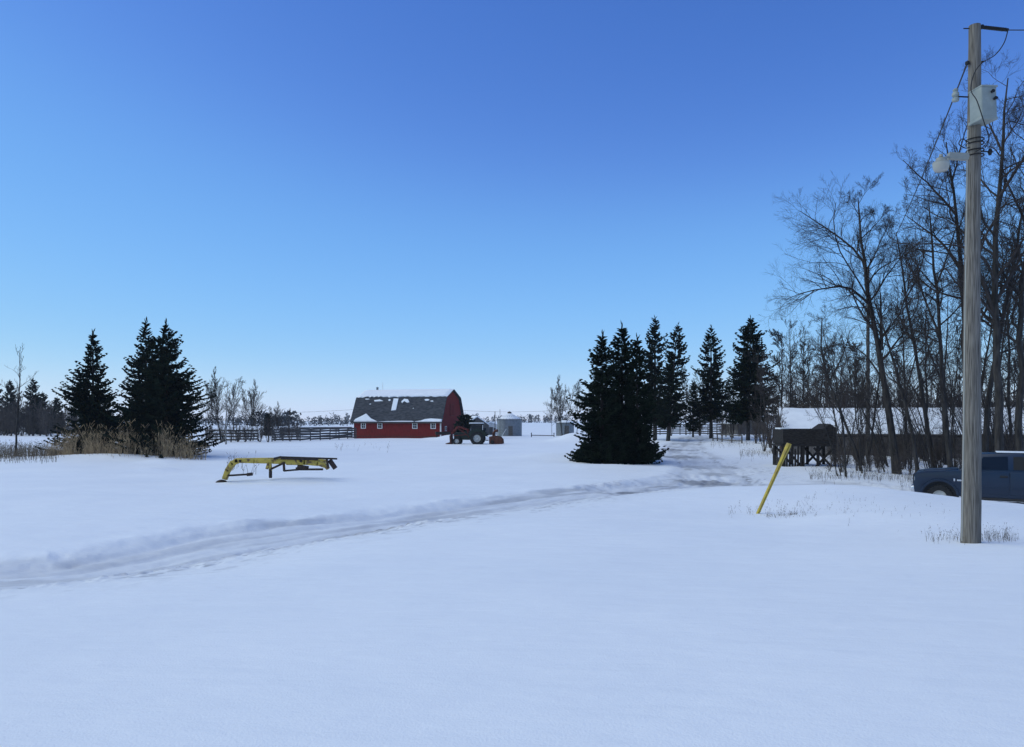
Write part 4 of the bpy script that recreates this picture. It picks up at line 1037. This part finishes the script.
# ------------------------------------------------------------------ utility pole and its fittings
def utility_pole():
    d = 12.0; bx, by = pt(970.5, d); z0 = gz(bx, by) - .25
    root = empty('utility_pole', (bx, by, z0)); tag(root, 'weathered grey wooden utility pole in the snow in front of the pickup', 'utility pole')
    H = 9.31 - z0; tx = 4.0 / 62.5
    def axis(z): return Vector((tx * (z - z0) / H, 0, z - z0))          # z: world height
    m = MB(); n = 20; k = 30; pts = []; rad = []
    for i in range(k + 1):
        t = i / k; pts.append((tx * t + .008 * math.sin(t * 9), 0, H * t)); rad.append(.146 * (1 - t) + .086 * t + .0015 * math.sin(i * 2.3))
    m.tube(pts, rad, n); m.build('pole', M['pole_wood'], root, smooth=True)
    def P(px, py, dy=0.0): v = at(px, py, d + dy); return v - Vector((bx, by, z0))
    # pale moulding that covers the ground wire on the left
    m = MB(); a = P(962.3, 541, -.01); b = P(968.2, 130, -.01); m.beam(a, b, .022, .02, up=(0, 1, 0)); m.build('ground_wire_moulding', M['lamp_glass'], root)
    # grey equipment box
    cx = P(981, 107, -.12); b = MB(); b.box((cx.x, cx.y - .05, cx.z), (.27, .27, .50), rz=R(8), ry=R(-2)); bo = b.build('equipment_box', M['box_grey'], root, bevel=.025)
    b = MB(); b.box((cx.x, cx.y - .05, cx.z + .255), (.285, .285, .03), rz=R(8), ry=R(-2)); b.build('lid', M['box_grey'], bo, bevel=.008); b = MB(); b.box((cx.x, cx.y - .05, cx.z - .245), (.285, .285, .045), rz=R(8), ry=R(-2)); b.build('base_rim', M['box_grey'], bo, bevel=.008)
    b = MB()
    for dx, dz in ((.07, .16), (.11, .05)): b.lathe([(.0, -.02), (.028, -.02), (.02, .02), (0, .02)], (cx.x + dx - .02, cx.y - .21, cx.z + dz), 12, 'y')
    b.build('bolt', M['black'], bo)
    for px, py in ((992, 91), (984, 92)):
        c = P(px, py, -.1); b = MB(); b.lathe([(.02, -.08), (.045, -.06), (.025, -.04), (.045, -.02), (.025, 0), (.04, .02), (.01, .05)], c, 12); b.build('bushing', M['black'], bo)
    # insulator on a side bracket
    m = MB(); m.tube([P(968, 97), P(956, 96.5)], .012, 8); br = m.build('bracket', M['black'], root)
    m = MB(); c = P(955.5, 95); m.lathe([(.02, -.11), (.05, -.1), (.055, -.06), (.03, -.04), (.055, -.01), (.05, .03), (.03, .05), (.045, .08), (.01, .11)], c, 14); m.build('insulator', M['box_grey'], br, smooth=True)
    # dead-end strain insulator and jumper
    m = MB(); a = P(981, 27, 0); b_ = P(1008, 30, 0); m.tube([a, a.lerp(b_, .5), b_], .026, 8)
    for i in range(9): m.lathe([(.0, -.01), (.045, -.008), (.045, .008), (0, .01)], a.lerp(b_, .12 + i * .09), 10)
    m.build('strain_insulator', M['black'], root)
    m = MB(); m.lathe([(.03, -.03), (.03, .03)], P(981.5, 27, -.02), 8, 'y'); m.tube([P(963.5, 28.5), P(981, 28.5)], .009, 6); m.build('eye_bolt', M['black'], root)
    # loose wires on the pole
    def wire(name, pts, r=.007):
        m = MB(); pts = [Vector(p) for p in pts]; q = []
        for i in range(len(pts) - 1):
            p0 = pts[max(i - 1, 0)]; p1 = pts[i]; p2 = pts[i + 1]; p3 = pts[min(i + 2, len(pts) - 1)]
            for t in np.linspace(0, 1, 6, endpoint=False):
                t = float(t); q.append(.5 * ((2 * p1) + (-p0 + p2) * t + (2 * p0 - 5 * p1 + 4 * p2 - p3) * t * t + (-p0 + 3 * p1 - 3 * p2 + p3) * t ** 3))
        q.append(pts[-1]); m.tube(q, r, 6); return m.build(name, M['wire'], root)
    wire('jumper_wire', [P(1008, 30), P(1004, 43, -.05), P(995, 55, -.1), P(982, 63, -.18), P(974, 74, -.17), P(971, 90, -.17), P(977, 101, -.36), P(984, 122, -.36), P(989, 138, -.15), P(985, 148, -.13)], .008)
    wire('jumper_wire', [P(991, 92, -.2), P(994, 110, -.1), P(990, 135, -.05), P(984, 146, -.1), P(975, 152, -.14)], .006)
    wire('jumper_wire', [P(970, 143, -.13), P(962, 139, -.12), P(959, 144, -.1), P(965, 148, -.1), P(970, 147, -.13)], .008)
    m = MB()
    for zz in (140, 144, 151, 156): c = P(975, zz); m.tube([(c.x + .125 * math.cos(a), c.y + .125 * math.sin(a), c.z) for a in np.linspace(0, 6.28, 17)], .010, 6)
    m.build('clamp_band', M['black'], root)
    m = MB(); c = P(990, 152, -.05); m.tube([P(981, 151, 0), c], .01, 6); m.lathe([(.02, -.05), (.035, 0), (.02, .05)], c, 10); m.build('service_bracket', M['black'], root)
    # clamp knobs near the top
    m = MB(); m.lathe([(.0, -.03), (.035, -.02), (.035, .02), (0, .03)], P(967.5, 63, -.03), 10); m.tube([P(980, 62), P(984, 61.5)], .014, 6); m.build('knob', M['black'], root)
    # service drops leaving the pole
    # yard light
    m = MB(); m.box(P(958, 156.5, -.12), (.30, .08, .10), ry=R(3)); m.tube([P(969, 156, -.1), P(952, 156, -.14), P(944, 158, -.16)], .02, 8); arm = m.build('lamp_arm', M['lamp_grey'], root)
    c = P(941, 162, -.2)
    m = MB(); m.lathe([(.02, .07), (.07, .06), (.08, .02), (.115, .0), (.125, -.015)], c, 20); m.lathe([(.0, .07), (.03, .08), (.028, .12), (0, .125)], c, 10); m.build('lamp_housing', M['lamp_grey'], root, smooth=True)
    m = MB(); m.lathe([(.123, -.016), (.121, -.04), (.112, -.10), (.092, -.14), (.075, -.147), (.02, -.148)], c, 22); m.build('lamp_lens', M['lamp_glass'], root, smooth=True)
    return root
utility_pole()

def span(name, a, b, sag, label, r=.008, n=28):
    a = Vector(a); b = Vector(b); m = MB(); pts = []
    for i in range(n + 1):
        t = i / n; p = (b - a) * t; p.z -= sag * 4 * t * (1 - t); pts.append(p)
    m.tube(pts, r, 5); o = m.build(name, M['wire']); o.location = a; tag(o, label, 'wire'); return o
# overhead line off to the right, and a service line dropping to a pole in the wood
span('power_line', at(1008, 30, 12), at(1400, 0, 9), .1, 'thin overhead wire leaving the pole top to the right')
wx, wy = pt(868, 56); wtop = 3 + (HY - 271) * 56 / F
span('service_line', at(967, 64, 11.97), (wx, wy, wtop), .9, 'wire slanting down left from the pole top into the trees', .012)
def far_pole(px, d, top, label, arm=True):
    x, y = pt(px, d); z = gz(x, y) - .2; r = empty('utility_pole', (x, y, z)); tag(r, label, 'utility pole')
    H = apex_h(top, d) - z; m = MB(); m.tube([(0, 0, 0), (0, 0, H)], [.15, .1], 10); m.build('pole', M['grey_wood'], r)
    if not arm: return
    m = MB(); m.beam((-.8, 0, H - .4), (.8, 0, H - .4), .1, .12); ar = m.build('crossarm', M['grey_wood'], r)
    for sx in (-.7, .7):
        m = MB(); m.lathe([(.02, 0), (.05, .03), (.03, .08), (.045, .12), (.01, .16)], (sx, 0, H - .33), 8); m.build('insulator', M['box_grey'], ar)
    return Vector((x, y, z + H - .2))
far_pole(868, 56, 268, 'slim utility pole hidden among the bare trees on the right', arm=False)
A = far_pole(405, 190, 404, 'far utility pole standing behind the barn roof')
B = far_pole(148, 230, 404, 'far utility pole behind the three big left spruces')
C_ = far_pole(622, 200, 402, 'far utility pole behind the tight spruce clump')
for k in (-1, 1):
    span('power_line', A + Vector((k * .7, 0, 0)), B + Vector((k * .7, 0, 0)), 2.2, 'faint far wire across the sky left of the barn', .014)['group'] = 'far wires left of the barn'
    span('power_line', A + Vector((k * .7, 0, 0)), C_ + Vector((k * .7, 0, -.2)), 2.0, 'faint far wire across the sky right of the barn', .014)['group'] = 'far wires right of the barn'

# ------------------------------------------------------------------ yellow marker stake
def stake():
    d = 17.5; a = at(755.5, 514, d); b = at(789.3, 443.5, d - .35)
    a.z = gz(a.x, a.y) - .12; o = empty('marker_stake', a); tag(o, 'leaning yellow plastic marker stake stuck in the snow', 'stake')
    v = b - a; ax = v.normalized(); s = ax.cross(Vector((0, 1, 0))).normalized(); t = ax.cross(s)
    m = MB(); n = 14; ring = []; prof = [(0, .038), (.55, .043), (.80, .049), (.97, .062), (1.0, .056)]
    vs = []; k = len(prof)
    for f, r in prof:                     # half-round guard, open along the back
        for j in range(n + 1):
            an = math.pi * (-.45 + 1.9 * j / n); vs.append(v * f + (s * math.cos(an) - t * math.sin(an)) * r)
    for f, r in prof:
        for j in range(n + 1):
            an = math.pi * (-.45 + 1.9 * j / n); vs.append(v * f + (s * math.cos(an) - t * math.sin(an)) * (r - .008))
    w = n + 1; K = k * w; fs = []
    for i in range(k - 1):
        for j in range(n):
            q = (i * w + j, i * w + j + 1, (i + 1) * w + j + 1, (i + 1) * w + j); fs += [q, tuple(x + K for x in reversed(q))]
        for j in (0, n): fs.append((i * w + j, (i + 1) * w + j, (i + 1) * w + j + K, i * w + j + K))
    for j in range(n): fs += [(j, j + 1, j + 1 + K, j + K), ((k - 1) * w + j, (k - 1) * w + j + 1, (k - 1) * w + j + 1 + K, (k - 1) * w + j + K)]
    m.add(vs, fs); m.build('guard', M['stake'], o, smooth=True)
    m = MB(); m.tube([v * -.02, v * .93], .012, 6); m.build('rod', M['steel'], o)
stake()

# ------------------------------------------------------------------ yellow boom lying in the snow
def boom():
    d = 34.5; c = at(275, 470, d); z = gz(c.x, c.y); root = empty('loader_boom', (c.x, c.y, z)); tag(root, 'yellow steel loader boom half buried in the snow', 'boom')
    def P(px, py, dy=0): return at(px, py, d + dy) - Vector((c.x, c.y, z))
    m = MB()
    def bm_(pts, ws, th):
        for i in range(len(pts) - 1):
            a, b = P(*pts[i]), P(*pts[i + 1]); w = (ws[i] + ws[i + 1]) / 2 / F * d
            e = (b - a).normalized() * w * .18; m.beam(a - e, b + e, th, w, up=(0, 0, 1))
    for dy in (0,):
        bm_([(225, 478.5, 0), (228, 470, 0), (232.5, 463, 0), (238, 461, 0)], [4.5, 4.5, 4.8, 4.8], .26)
        bm_([(236, 460.6, 0), (255, 461, 0), (274, 461.3, 0), (290, 461.5, 0)], [4.4, 4.2, 4.6, 5.2], .26)
        bm_([(288, 461.8, 0), (305, 461.8, 0), (318, 463, 0), (325, 465.5, 0), (328, 468.5, 0)], [6.0, 6.4, 5, 3.6, 2.2], .28)
    m.build('main_beam', M['boom'], root, bevel=.02)
    m = MB(); m.beam(P(236, 460.2, 1.3), P(300, 459.4, 1.3), .2, .2); m.beam(P(300, 459.4, 1.3), P(326, 462, 1.3), .2, .22); m.beam(P(226, 474, 1.3), P(236, 460.2, 1.3), .2, .2); m.build('rear_beam', M['boom'], root, bevel=.02)
    m = MB(); m.tube([P(301, 461, -.2), P(301, 461, 1.4)], .07, 10); m.tube([P(240, 461, -.2), P(240, 461, 1.4)], .06, 10); m.build('cross_tube', M['boom_dark'], root)
    m = MB(); m.beam(P(274, 458.6, -.15), P(281, 457, -.15), .12, .1); m.beam(P(280, 457, -.15), P(337, 458.8, -.15), .10, .075); m.beam(P(281, 458.4, -.16), P(318, 459.4, -.16), .1, .1); m.build('hydraulic_cylinder', M['boom_dark'], root)
    m = MB(); m.beam(P(326.5, 458, -.18), P(328.5, 468, -.18), .08, .09); m.beam(P(329.5, 460, -.1), P(335.5, 468.5, -.1), .12, .2); m.build('end_bracket', M['boom_dark'], root)
    m = MB(); m.beam(P(268.5, 463, -.1), P(266.8, 469, -.1), .12, .10); m.beam(P(270, 463, -.1), P(270.5, 471, -.1), .12, .12); m.build('support_bracket', M['boom'], root)
    m = MB(); m.beam(P(270.5, 469, -.12), P(270.5, 478, -.12), .1, .1); m.tube([P(270.5, 471.5, -.15), P(270.5, 477.5, -.15)], .075, 10); m.build('prop_leg', M['boom_dark'], root)
    m = MB(); m.beam(P(271, 469, -.12), P(285, 462.5, -.12), .09, .09); m.build('strut', M['boom_dark'], root)
    m = MB(); m.beam(P(283.8, 464, -.12), P(284.3, 471.2, -.12), .09, .10); m.beam(P(284, 470.8, -.12), P(306, 469.0, -.12), .09, .08); m.beam(P(300, 469.4, -.1), P(323, 469.3, -.1), .1, .09); m.build('lower_rod', M['boom_dark'], root)
    m = MB(); m.box(P(303, 467.2, -.05), (.48, .26, .16), ry=R(8)); m.box(P(299, 468.5, -.05), (.26, .22, .12)); m.build('valve_block', M['boom_dark'], root, bevel=.02)
    m = MB(); m.tube([P(228, 475.6, -.12), P(250, 474.2, -.12)], .045, 10); m.tube([P(247, 474.6, -.12), P(252.5, 474.0, -.12)], .075, 10); m.build('ram_rod', M['boom_dark'], root)
    m = MB(); fc = P(221.5, 482.5, 0); m.lathe([(.30, -.22), (.28, .0), (.2, .08), (.07, .13)], fc, 20); m.build('foot_pad', M['boom_dark'], root, smooth=True)
boom()

# ------------------------------------------------------------------ blue pickup
def pickup():
    d = 28.0; ax, ay = pt(940, d); gzv = -.20
    root = empty('pickup_truck', (ax, ay, gzv), R(180 - 31)); tag(root, 'dark blue crew-cab pickup parked behind the snow bank at the right edge', 'pickup')
    # local +x forward, +y = the truck's left side (towards the camera)
    Wd = 2.0; hw = Wd / 2; rx = -3.72
    arcp = lambda cx, r, a0, a1, n=12: [(cx + r * math.cos(R(a0 + (a1 - a0) * i / n)), .44 + r * math.sin(R(a0 + (a1 - a0) * i / n))) for i in range(n + 1)]
    prof = [(.80, .55), (.84, .85), (.82, 1.16), (.74, 1.27), (.4, 1.335), (-.45, 1.385), (-.95, 1.40), (-3.35, 1.42), (-3.36, 1.42), (-4.9, 1.42), (-4.95, 1.3), (-4.93, .62), (-4.4, .58)]
    prof += arcp(rx, .54, 0, 180)[::-1][::1] if False else [(rx - .54, .5)] + arcp(rx, .54, 175, 5) + [(rx + .54, .5), (-3.0, .46), (-.7, .46), (-.54, .5)] + arcp(0, .54, 175, 5) + [(.54, .5), (.7, .52)]
    m = MB(); m.prism(prof, -hw, hw); m.v = [(x, y * (1 - .20 * max(0, (x - .45) / .4)), z) for x, y, z in m.v]; body = m.build('body', M['truck'], root, bevel=.06)
    # hood bulge
    m = MB(); m.prism([(.66, 1.25), (.5, 1.345), (-.3, 1.42), (-.58, 1.43), (-.58, 1.30), (.6, 1.15)], -.45, .45); m.build('hood', M['truck'], root, bevel=.04)
    # cab greenhouse, narrower at the roof
    lo_ = [(-.92, 1.39), (-3.32, 1.41)]; hi_ = [(-1.62, 1.93), (-3.05, 1.95)]
    g = MB(); wl, wh = .95, .78
    mid = [(-2.3, 1.985)]
    vs = [(-.56, -wl + .03, 1.36), (-.56, wl - .03, 1.36), (-3.34, wl, 1.37), (-3.34, -wl, 1.37), (-1.28, -wh, 1.93), (-1.28, wh, 1.93), (-3.08, wh, 1.94), (-3.08, -wh, 1.94), (-2.3, wh, 1.975), (-2.3, -wh, 1.975)]
    vs = [(a, b, c + (.07 if c > 1.5 else 0)) for a, b, c in vs]; g.add(vs, [(0, 1, 5, 4), (1, 2, 6, 8, 5), (2, 3, 7, 6), (3, 0, 4, 9, 7), (4, 5, 8, 9), (9, 8, 6, 7), (3, 2, 1, 0)])
    g.build('cab', M['truck'], root, bevel=.05)
    # side glass on the sloping cab side: a helper that maps (x, t) onto the plane
    def sidept(x, zz, off, s): t = (zz - 1.37) / (1.93 - 1.37); zz = zz + .07 * t; return (x, s * ((wl + (wh - wl) * t) + off), zz)
    for s in (1, -1):
        for poly, nm in (([(-.98, 1.45), (-1.36, 1.83), (-2.08, 1.86), (-2.08, 1.45)], 'front_window'), ([(-2.24, 1.45), (-2.24, 1.86), (-2.95, 1.85), (-3.08, 1.46)], 'rear_window')):
            w = MB(); n = len(poly)
            w.add([sidept(a, b, .012, s) for a, b in poly] + [sidept(a, b, -.02, s) for a, b in poly], [tuple(range(n)), tuple(reversed(range(n, 2 * n)))] + [(i, (i + 1) % n, (i + 1) % n + n, i + n) for i in range(n)])
            wn = w.build(nm, M['glass'] if nm == 'front_window' else M['black'], root)
    w = MB(); ang = math.atan2(.56, -.76)
    def wsp(t, yy, off): return (-.56 - .72 * t + off * .6, yy * ((wl - .06) + (wh - wl) * t), 1.37 + .63 * t + off * .8)
    w.add([wsp(.08, -1, .015), wsp(.08, 1, .015), wsp(.93, 1, .015), wsp(.93, -1, .015), wsp(.08, -1, -.02), wsp(.08, 1, -.02), wsp(.93, 1, -.02), wsp(.93, -1, -.02)], [(0, 1, 2, 3), (7, 6, 5, 4), (0, 4, 5, 1), (1, 5, 6, 2), (2, 6, 7, 3), (3, 7, 4, 0)])
    w.build('windshield', M['glass'], root)
    for s in (1, -1):
        # doors as separate panels slightly proud
        for x0, x1, nm in ((-.86, -2.12, 'front_door'), (-2.14, -3.22, 'rear_door')):
            dd = MB(); q = [(x0, .58), (x0, 1.37), (x1, 1.385), (x1, .58)]
            dd.prism(q, s * hw - .03 * s, s * (hw + .012)); do = dd.build(nm, M['truck'], root, bevel=.012)
            h = MB(); h.box((x1 + .16, s * (hw + .035), 1.22), (.20, .04, .04)); h.box((x1 + .16, s * (hw + .016), 1.22), (.24, .012, .08)); h.build('handle', M['truck_trim'], do, bevel=.006)
            l = MB(); l.box(((x0 + x1) / 2, s * (hw + .02), .80), (x0 - x1 - .06, .022, .045)); l.build('side_moulding', M['truck'], do)
        mr = MB(); mr.box((-1.12, s * (hw + .19), 1.53), (.13, .24, .27)); mr.beam((-1.2, s * (hw - .02), 1.44), (-1.14, s * (hw + .12), 1.48), .06, .05); mi = mr.build('mirror', M['truck_trim'], root, bevel=.03)
        for cx in (0, rx):
            fl = MB(); pr = arcp(cx, .60, 178, 2, 14)
            for (a, b), (c, e) in zip(pr, pr[1:]): fl.beam((a, s * (hw + .01), b), (c, s * (hw + .01), e), .045, .05, up=(0, 1, 0))
            fl.build('fender_flare', M['truck'], root)
        for cx in (0, rx):
            lw = MB(); lw.box((cx, s * .62, .72), (1.22, .5, .62)); lw.build('wheel_well', M['truck_trim'], root)
        hl = MB(); hl.box((.76, s * .70, 1.04), (.12, .26, .18)); hl.build('headlight', M['headlight'], root, bevel=.03)
        tl = MB(); tl.box((-4.93, s * .9, 1.15), (.08, .2, .42)); tl.build('taillight', M['loader_red'], root, bevel=.02)
        bd = MB(); bd.box((-.66, s * (hw + .012), 1.04), (.22, .015, .055)); bd.box((-.47, s * (hw + .012), 1.055), (.05, .015, .10)); bd.build('badge', M['chrome'], root, bevel=.006)
        st = MB(); st.tube([(-.85, s * (hw + .02), .42), (-3.1, s * (hw + .02), .42)], .05, 10); st.build('side_step', M['truck_trim'], root)
    gr = MB(); gr.box((.84, 0, 1.0), (.06, 1.1, .36)); g0 = gr.build('grille', M['truck_trim'], root, bevel=.02)
    gr = MB(); gr.box((.88, 0, 1.0), (.03, 1.05, .05)); gr.box((.88, 0, 1.0), (.032, .06, .32)); gr.build('grille_bar', M['chrome'], g0)
    bp = MB(); bp.prism([(.72, .5), (.92, .54), (.94, .76), (.76, .80)], -.80, .80); bp.build('front_bumper', M['chrome'], root, bevel=.05)
    bp = MB(); bp.box((-5.02, 0, .62), (.2, 1.9, .2)); bp.build('rear_bumper', M['chrome'], root, bevel=.04)
    bd = MB(); bd.box((-4.15, 0, 1.432), (1.45, 1.72, .012)); bd.build('bed_cover', M['truck_trim'], root)
    rs = MB(); rs.box((-2.35, 0, 2.055), (1.2, 1.35, .018)); rs.build('roof_snow_or_highlight', M['snow_cap'], root, bevel=.008)  # snow-white slab that paints in the pale highlight along the cab roof
    for cx in (0, rx):
        for s in (1, -1):
            wheel(root, 'wheel', (cx, s * .88, .42), .42, .22, M['rim'], 26)
pickup()

# ------------------------------------------------------------------ dead grass and weeds
def stalks(name, label, spots, seed, m, kind='stuff', wid=.006, cat='grass'):
    """spots: (px, d, spread px, spread depth, n, height)"""
    g = np.random.default_rng(seed); X = []; Y = []; Hh = []
    for px, d, sp, sd, n, h in spots:
        dd = d + g.normal(0, sd, n); pp = px + g.uniform(-1, 1, n) * sp
        X.append((pp - CX) / F * dd); Y.append(dd); Hh.append(h * g.uniform(.45, 1.15, n))
    X = np.concatenate(X); Y = np.concatenate(Y); Hh = np.concatenate(Hh)
    Z = terrain(X, Y)[0] - .03
    n = len(X); lean = g.normal(0, .22, (n, 2)); k = 4
    t = np.linspace(0, 1, k)
    P = np.zeros((n, k, 3)); P[:, :, 0] = X[:, None] + lean[:, :1] * Hh[:, None] * t ** 1.7; P[:, :, 1] = Y[:, None] + lean[:, 1:] * Hh[:, None] * t ** 1.7; P[:, :, 2] = Z[:, None] + Hh[:, None] * t
    Rr = np.broadcast_to(wid * (1.15 - t), (n, k)) * g.uniform(.7, 1.3, (n, 1))
    V, Q = tubes(P, Rr, 3)
    # side stems on each stalk
    P2 = []; R2 = []
    for i in range(n):
        for _ in range(g.integers(0, 4)):
            f = g.uniform(.35, .95); p = P[i, min(int(f * k), k - 1)]; a = g.uniform(0, 6.28); l = Hh[i] * g.uniform(.1, .25)
            P2.append([p, p + np.array([math.cos(a) * l * .6, math.sin(a) * l * .6, l * .7])]); R2.append([wid * .8, wid * 1.3])
    if P2:
        V2, Q2 = tubes(P2, R2, 3); Q2 = Q2 + len(V); V = np.concatenate([V, V2]); Q = np.concatenate([Q, Q2])
    o = np_mesh(name, V, Q, M[m], None, smooth=False); tag(o, label, cat, kind=kind); return o
stalks('dead_grass', 'tall tan dead grass at the foot of the three big left spruces', [(56, 58.5, 10, .9, 70, 1.4), (70, 58.2, 6, .7, 90, 2.0), (92, 58, 8, .7, 110, 2.0), (108, 57.5, 9, .7, 60, 1.5), (127, 57.5, 9, .7, 130, 2.1), (150, 57, 9, .7, 40, 1.4), (166, 57, 7, .7, 110, 2.1), (184, 56.5, 9, .7, 100, 1.7), (198, 56.5, 8, .6, 40, 1.2), (125, 57.5, 80, .8, 330, .95)], 1, 'straw', wid=.012)
stalks('dead_weeds', 'sparse brown weeds scattered in the snow at the far left', [(12, 58, 45, 3.5, 900, .75), (30, 64, 40, 5, 500, .8), (5, 75, 40, 8, 500, .8)], 2, 'weed', wid=.010)
stalks('dead_weeds', 'thin dry stems poking through snow at the base of the utility pole', [(948, 12.4, 24, .25, 46, .22), (990, 12.4, 22, .25, 95, .24), (968, 12.6, 30, .3, 30, .18), (1005, 12.2, 15, .2, 24, .18)], 3, 'weed', wid=.0022)
stalks('dead_weeds', 'scattered dry stems round the leaning yellow stake', [(790, 17.6, 26, .8, 95, .14), (750, 17.5, 22, .5, 40, .16), (840, 18.5, 40, 1.2, 50, .12), (780, 16.6, 14, .25, 60, .12), (793, 17.0, 4, .1, 40, .09), (890, 16, 60, 1.5, 40, .10)], 4, 'weed', wid=.0026)
stalks('dead_weeds', 'dry stems along the lane edge and the foot of the wood', [(870, 38.5, 60, 1.0, 300, .5), (960, 36, 60, 1, 220, .6), (760, 60, 20, 3, 160, .5), (730, 82, 20, 4, 160, .5)], 5, 'weed', wid=.006)
stalks('dead_weeds', 'thin stems standing in the snow behind the yellow boom', [(236, 46, 10, 2, 14, .9), (252, 41, 4, 1, 5, 1.1), (232, 44, 2, .5, 3, 1.5), (360, 80, 30, 6, 24, .5)], 6, 'weed', wid=.011)

# ------------------------------------------------------------------ air
def haze():
    m = bpy.data.materials.new('haze_air'); m.use_nodes = True; nt = m.node_tree
    for n in list(nt.nodes):
        if n.type != 'OUTPUT_MATERIAL': nt.nodes.remove(n)
    out = nt.nodes['Material Output']; v = nt.nodes.new('ShaderNodeVolumePrincipled')
    v.inputs['Color'].default_value = (.86, .92, 1, 1); v.inputs['Density'].default_value = .00012; v.inputs['Anisotropy'].default_value = .2
    nt.links.new(v.outputs[0], out.inputs['Volume'])
    b = MB(); b.box((0, 0, 14), (5400, 5400, 36)); o = b.build('haze', m); o['kind'] = 'stuff'; o['label'] = 'thin pale haze over the fields'
haze()

# ------------------------------------------------------------------ light and camera
SUN_AZ, SUN_EL = -95.0, 50.0          # degrees right of the view direction, height
w = bpy.data.worlds.new('World'); sc.world = w; w.use_nodes = True
nt = w.node_tree; bg = nt.nodes['Background']; sky = nt.nodes.new('ShaderNodeTexSky')
sky.sky_type = 'NISHITA'; sky.sun_disc = False; sky.sun_elevation = R(SUN_EL); sky.sun_rotation = R(SUN_AZ)
sky.air_density = 1.0; sky.dust_density = .2; sky.ozone_density = 6.0; sky.altitude = 2000
def vmul(src, k):
    v = nt.nodes.new('ShaderNodeVectorMath'); v.operation = 'SCALE'; v.inputs['Scale'].default_value = k; nt.links.new(src, v.inputs[0]); return v.outputs[0]
cv = nt.nodes.new('ShaderNodeRGBCurve')
SKYPTS = {0: [(0, 0), (.07, .058), (.14, .165), (.30, .33), (.52, .56), (1, .90)], 1: [(0, 0), (.16, .20), (.29, .44), (.54, .64), (.84, .83), (1, .93)], 2: [(0, 0), (.20, .34), (.35, .64), (.59, .92), (.95, .945), (1, .96)]}
for ch, P in SKYPTS.items():
    c = cv.mapping.curves[ch]
    while len(c.points) < len(P): c.points.new(.5, .5)
    for q, (a, b_) in zip(c.points, P): q.location = (a, b_)
cv.mapping.update()
nt.links.new(vmul(sky.outputs[0], .11), cv.inputs['Color'])
nt.links.new(vmul(cv.outputs[0], 10.0), bg.inputs['Color']); bg.inputs['Strength'].default_value = .10
sd = bpy.data.lights.new('sun', 'SUN'); sd.energy = 1.85; sd.angle = R(75); sd.color = (1, 1.01, .74)
so = bpy.data.objects.new('sun', sd); col.objects.link(so)
dirv = Vector((math.sin(R(SUN_AZ)) * math.cos(R(SUN_EL)), math.cos(R(SUN_AZ)) * math.cos(R(SUN_EL)), math.sin(R(SUN_EL))))
so.rotation_euler = dirv.to_track_quat('Z', 'Y').to_euler()

cam = bpy.data.cameras.new('camera'); cam.sensor_width = 36; cam.lens = 36 * F / 1024; cam.shift_y = (HY - 373.5) / 1024
cam.clip_start = .1; cam.clip_end = 8000
co = bpy.data.objects.new('camera', cam); col.objects.link(co); co.location = (0, 0, CZ); co.rotation_euler = (R(90), 0, 0)
sc.camera = co
sc.view_settings.view_transform = 'Standard'; sc.view_settings.look = 'None'; sc.view_settings.exposure = 0.0; sc.view_settings.gamma = 1
sc.cycles.max_bounces = 8; sc.cycles.transparent_max_bounces = 8; sc.cycles.volume_bounces = 1
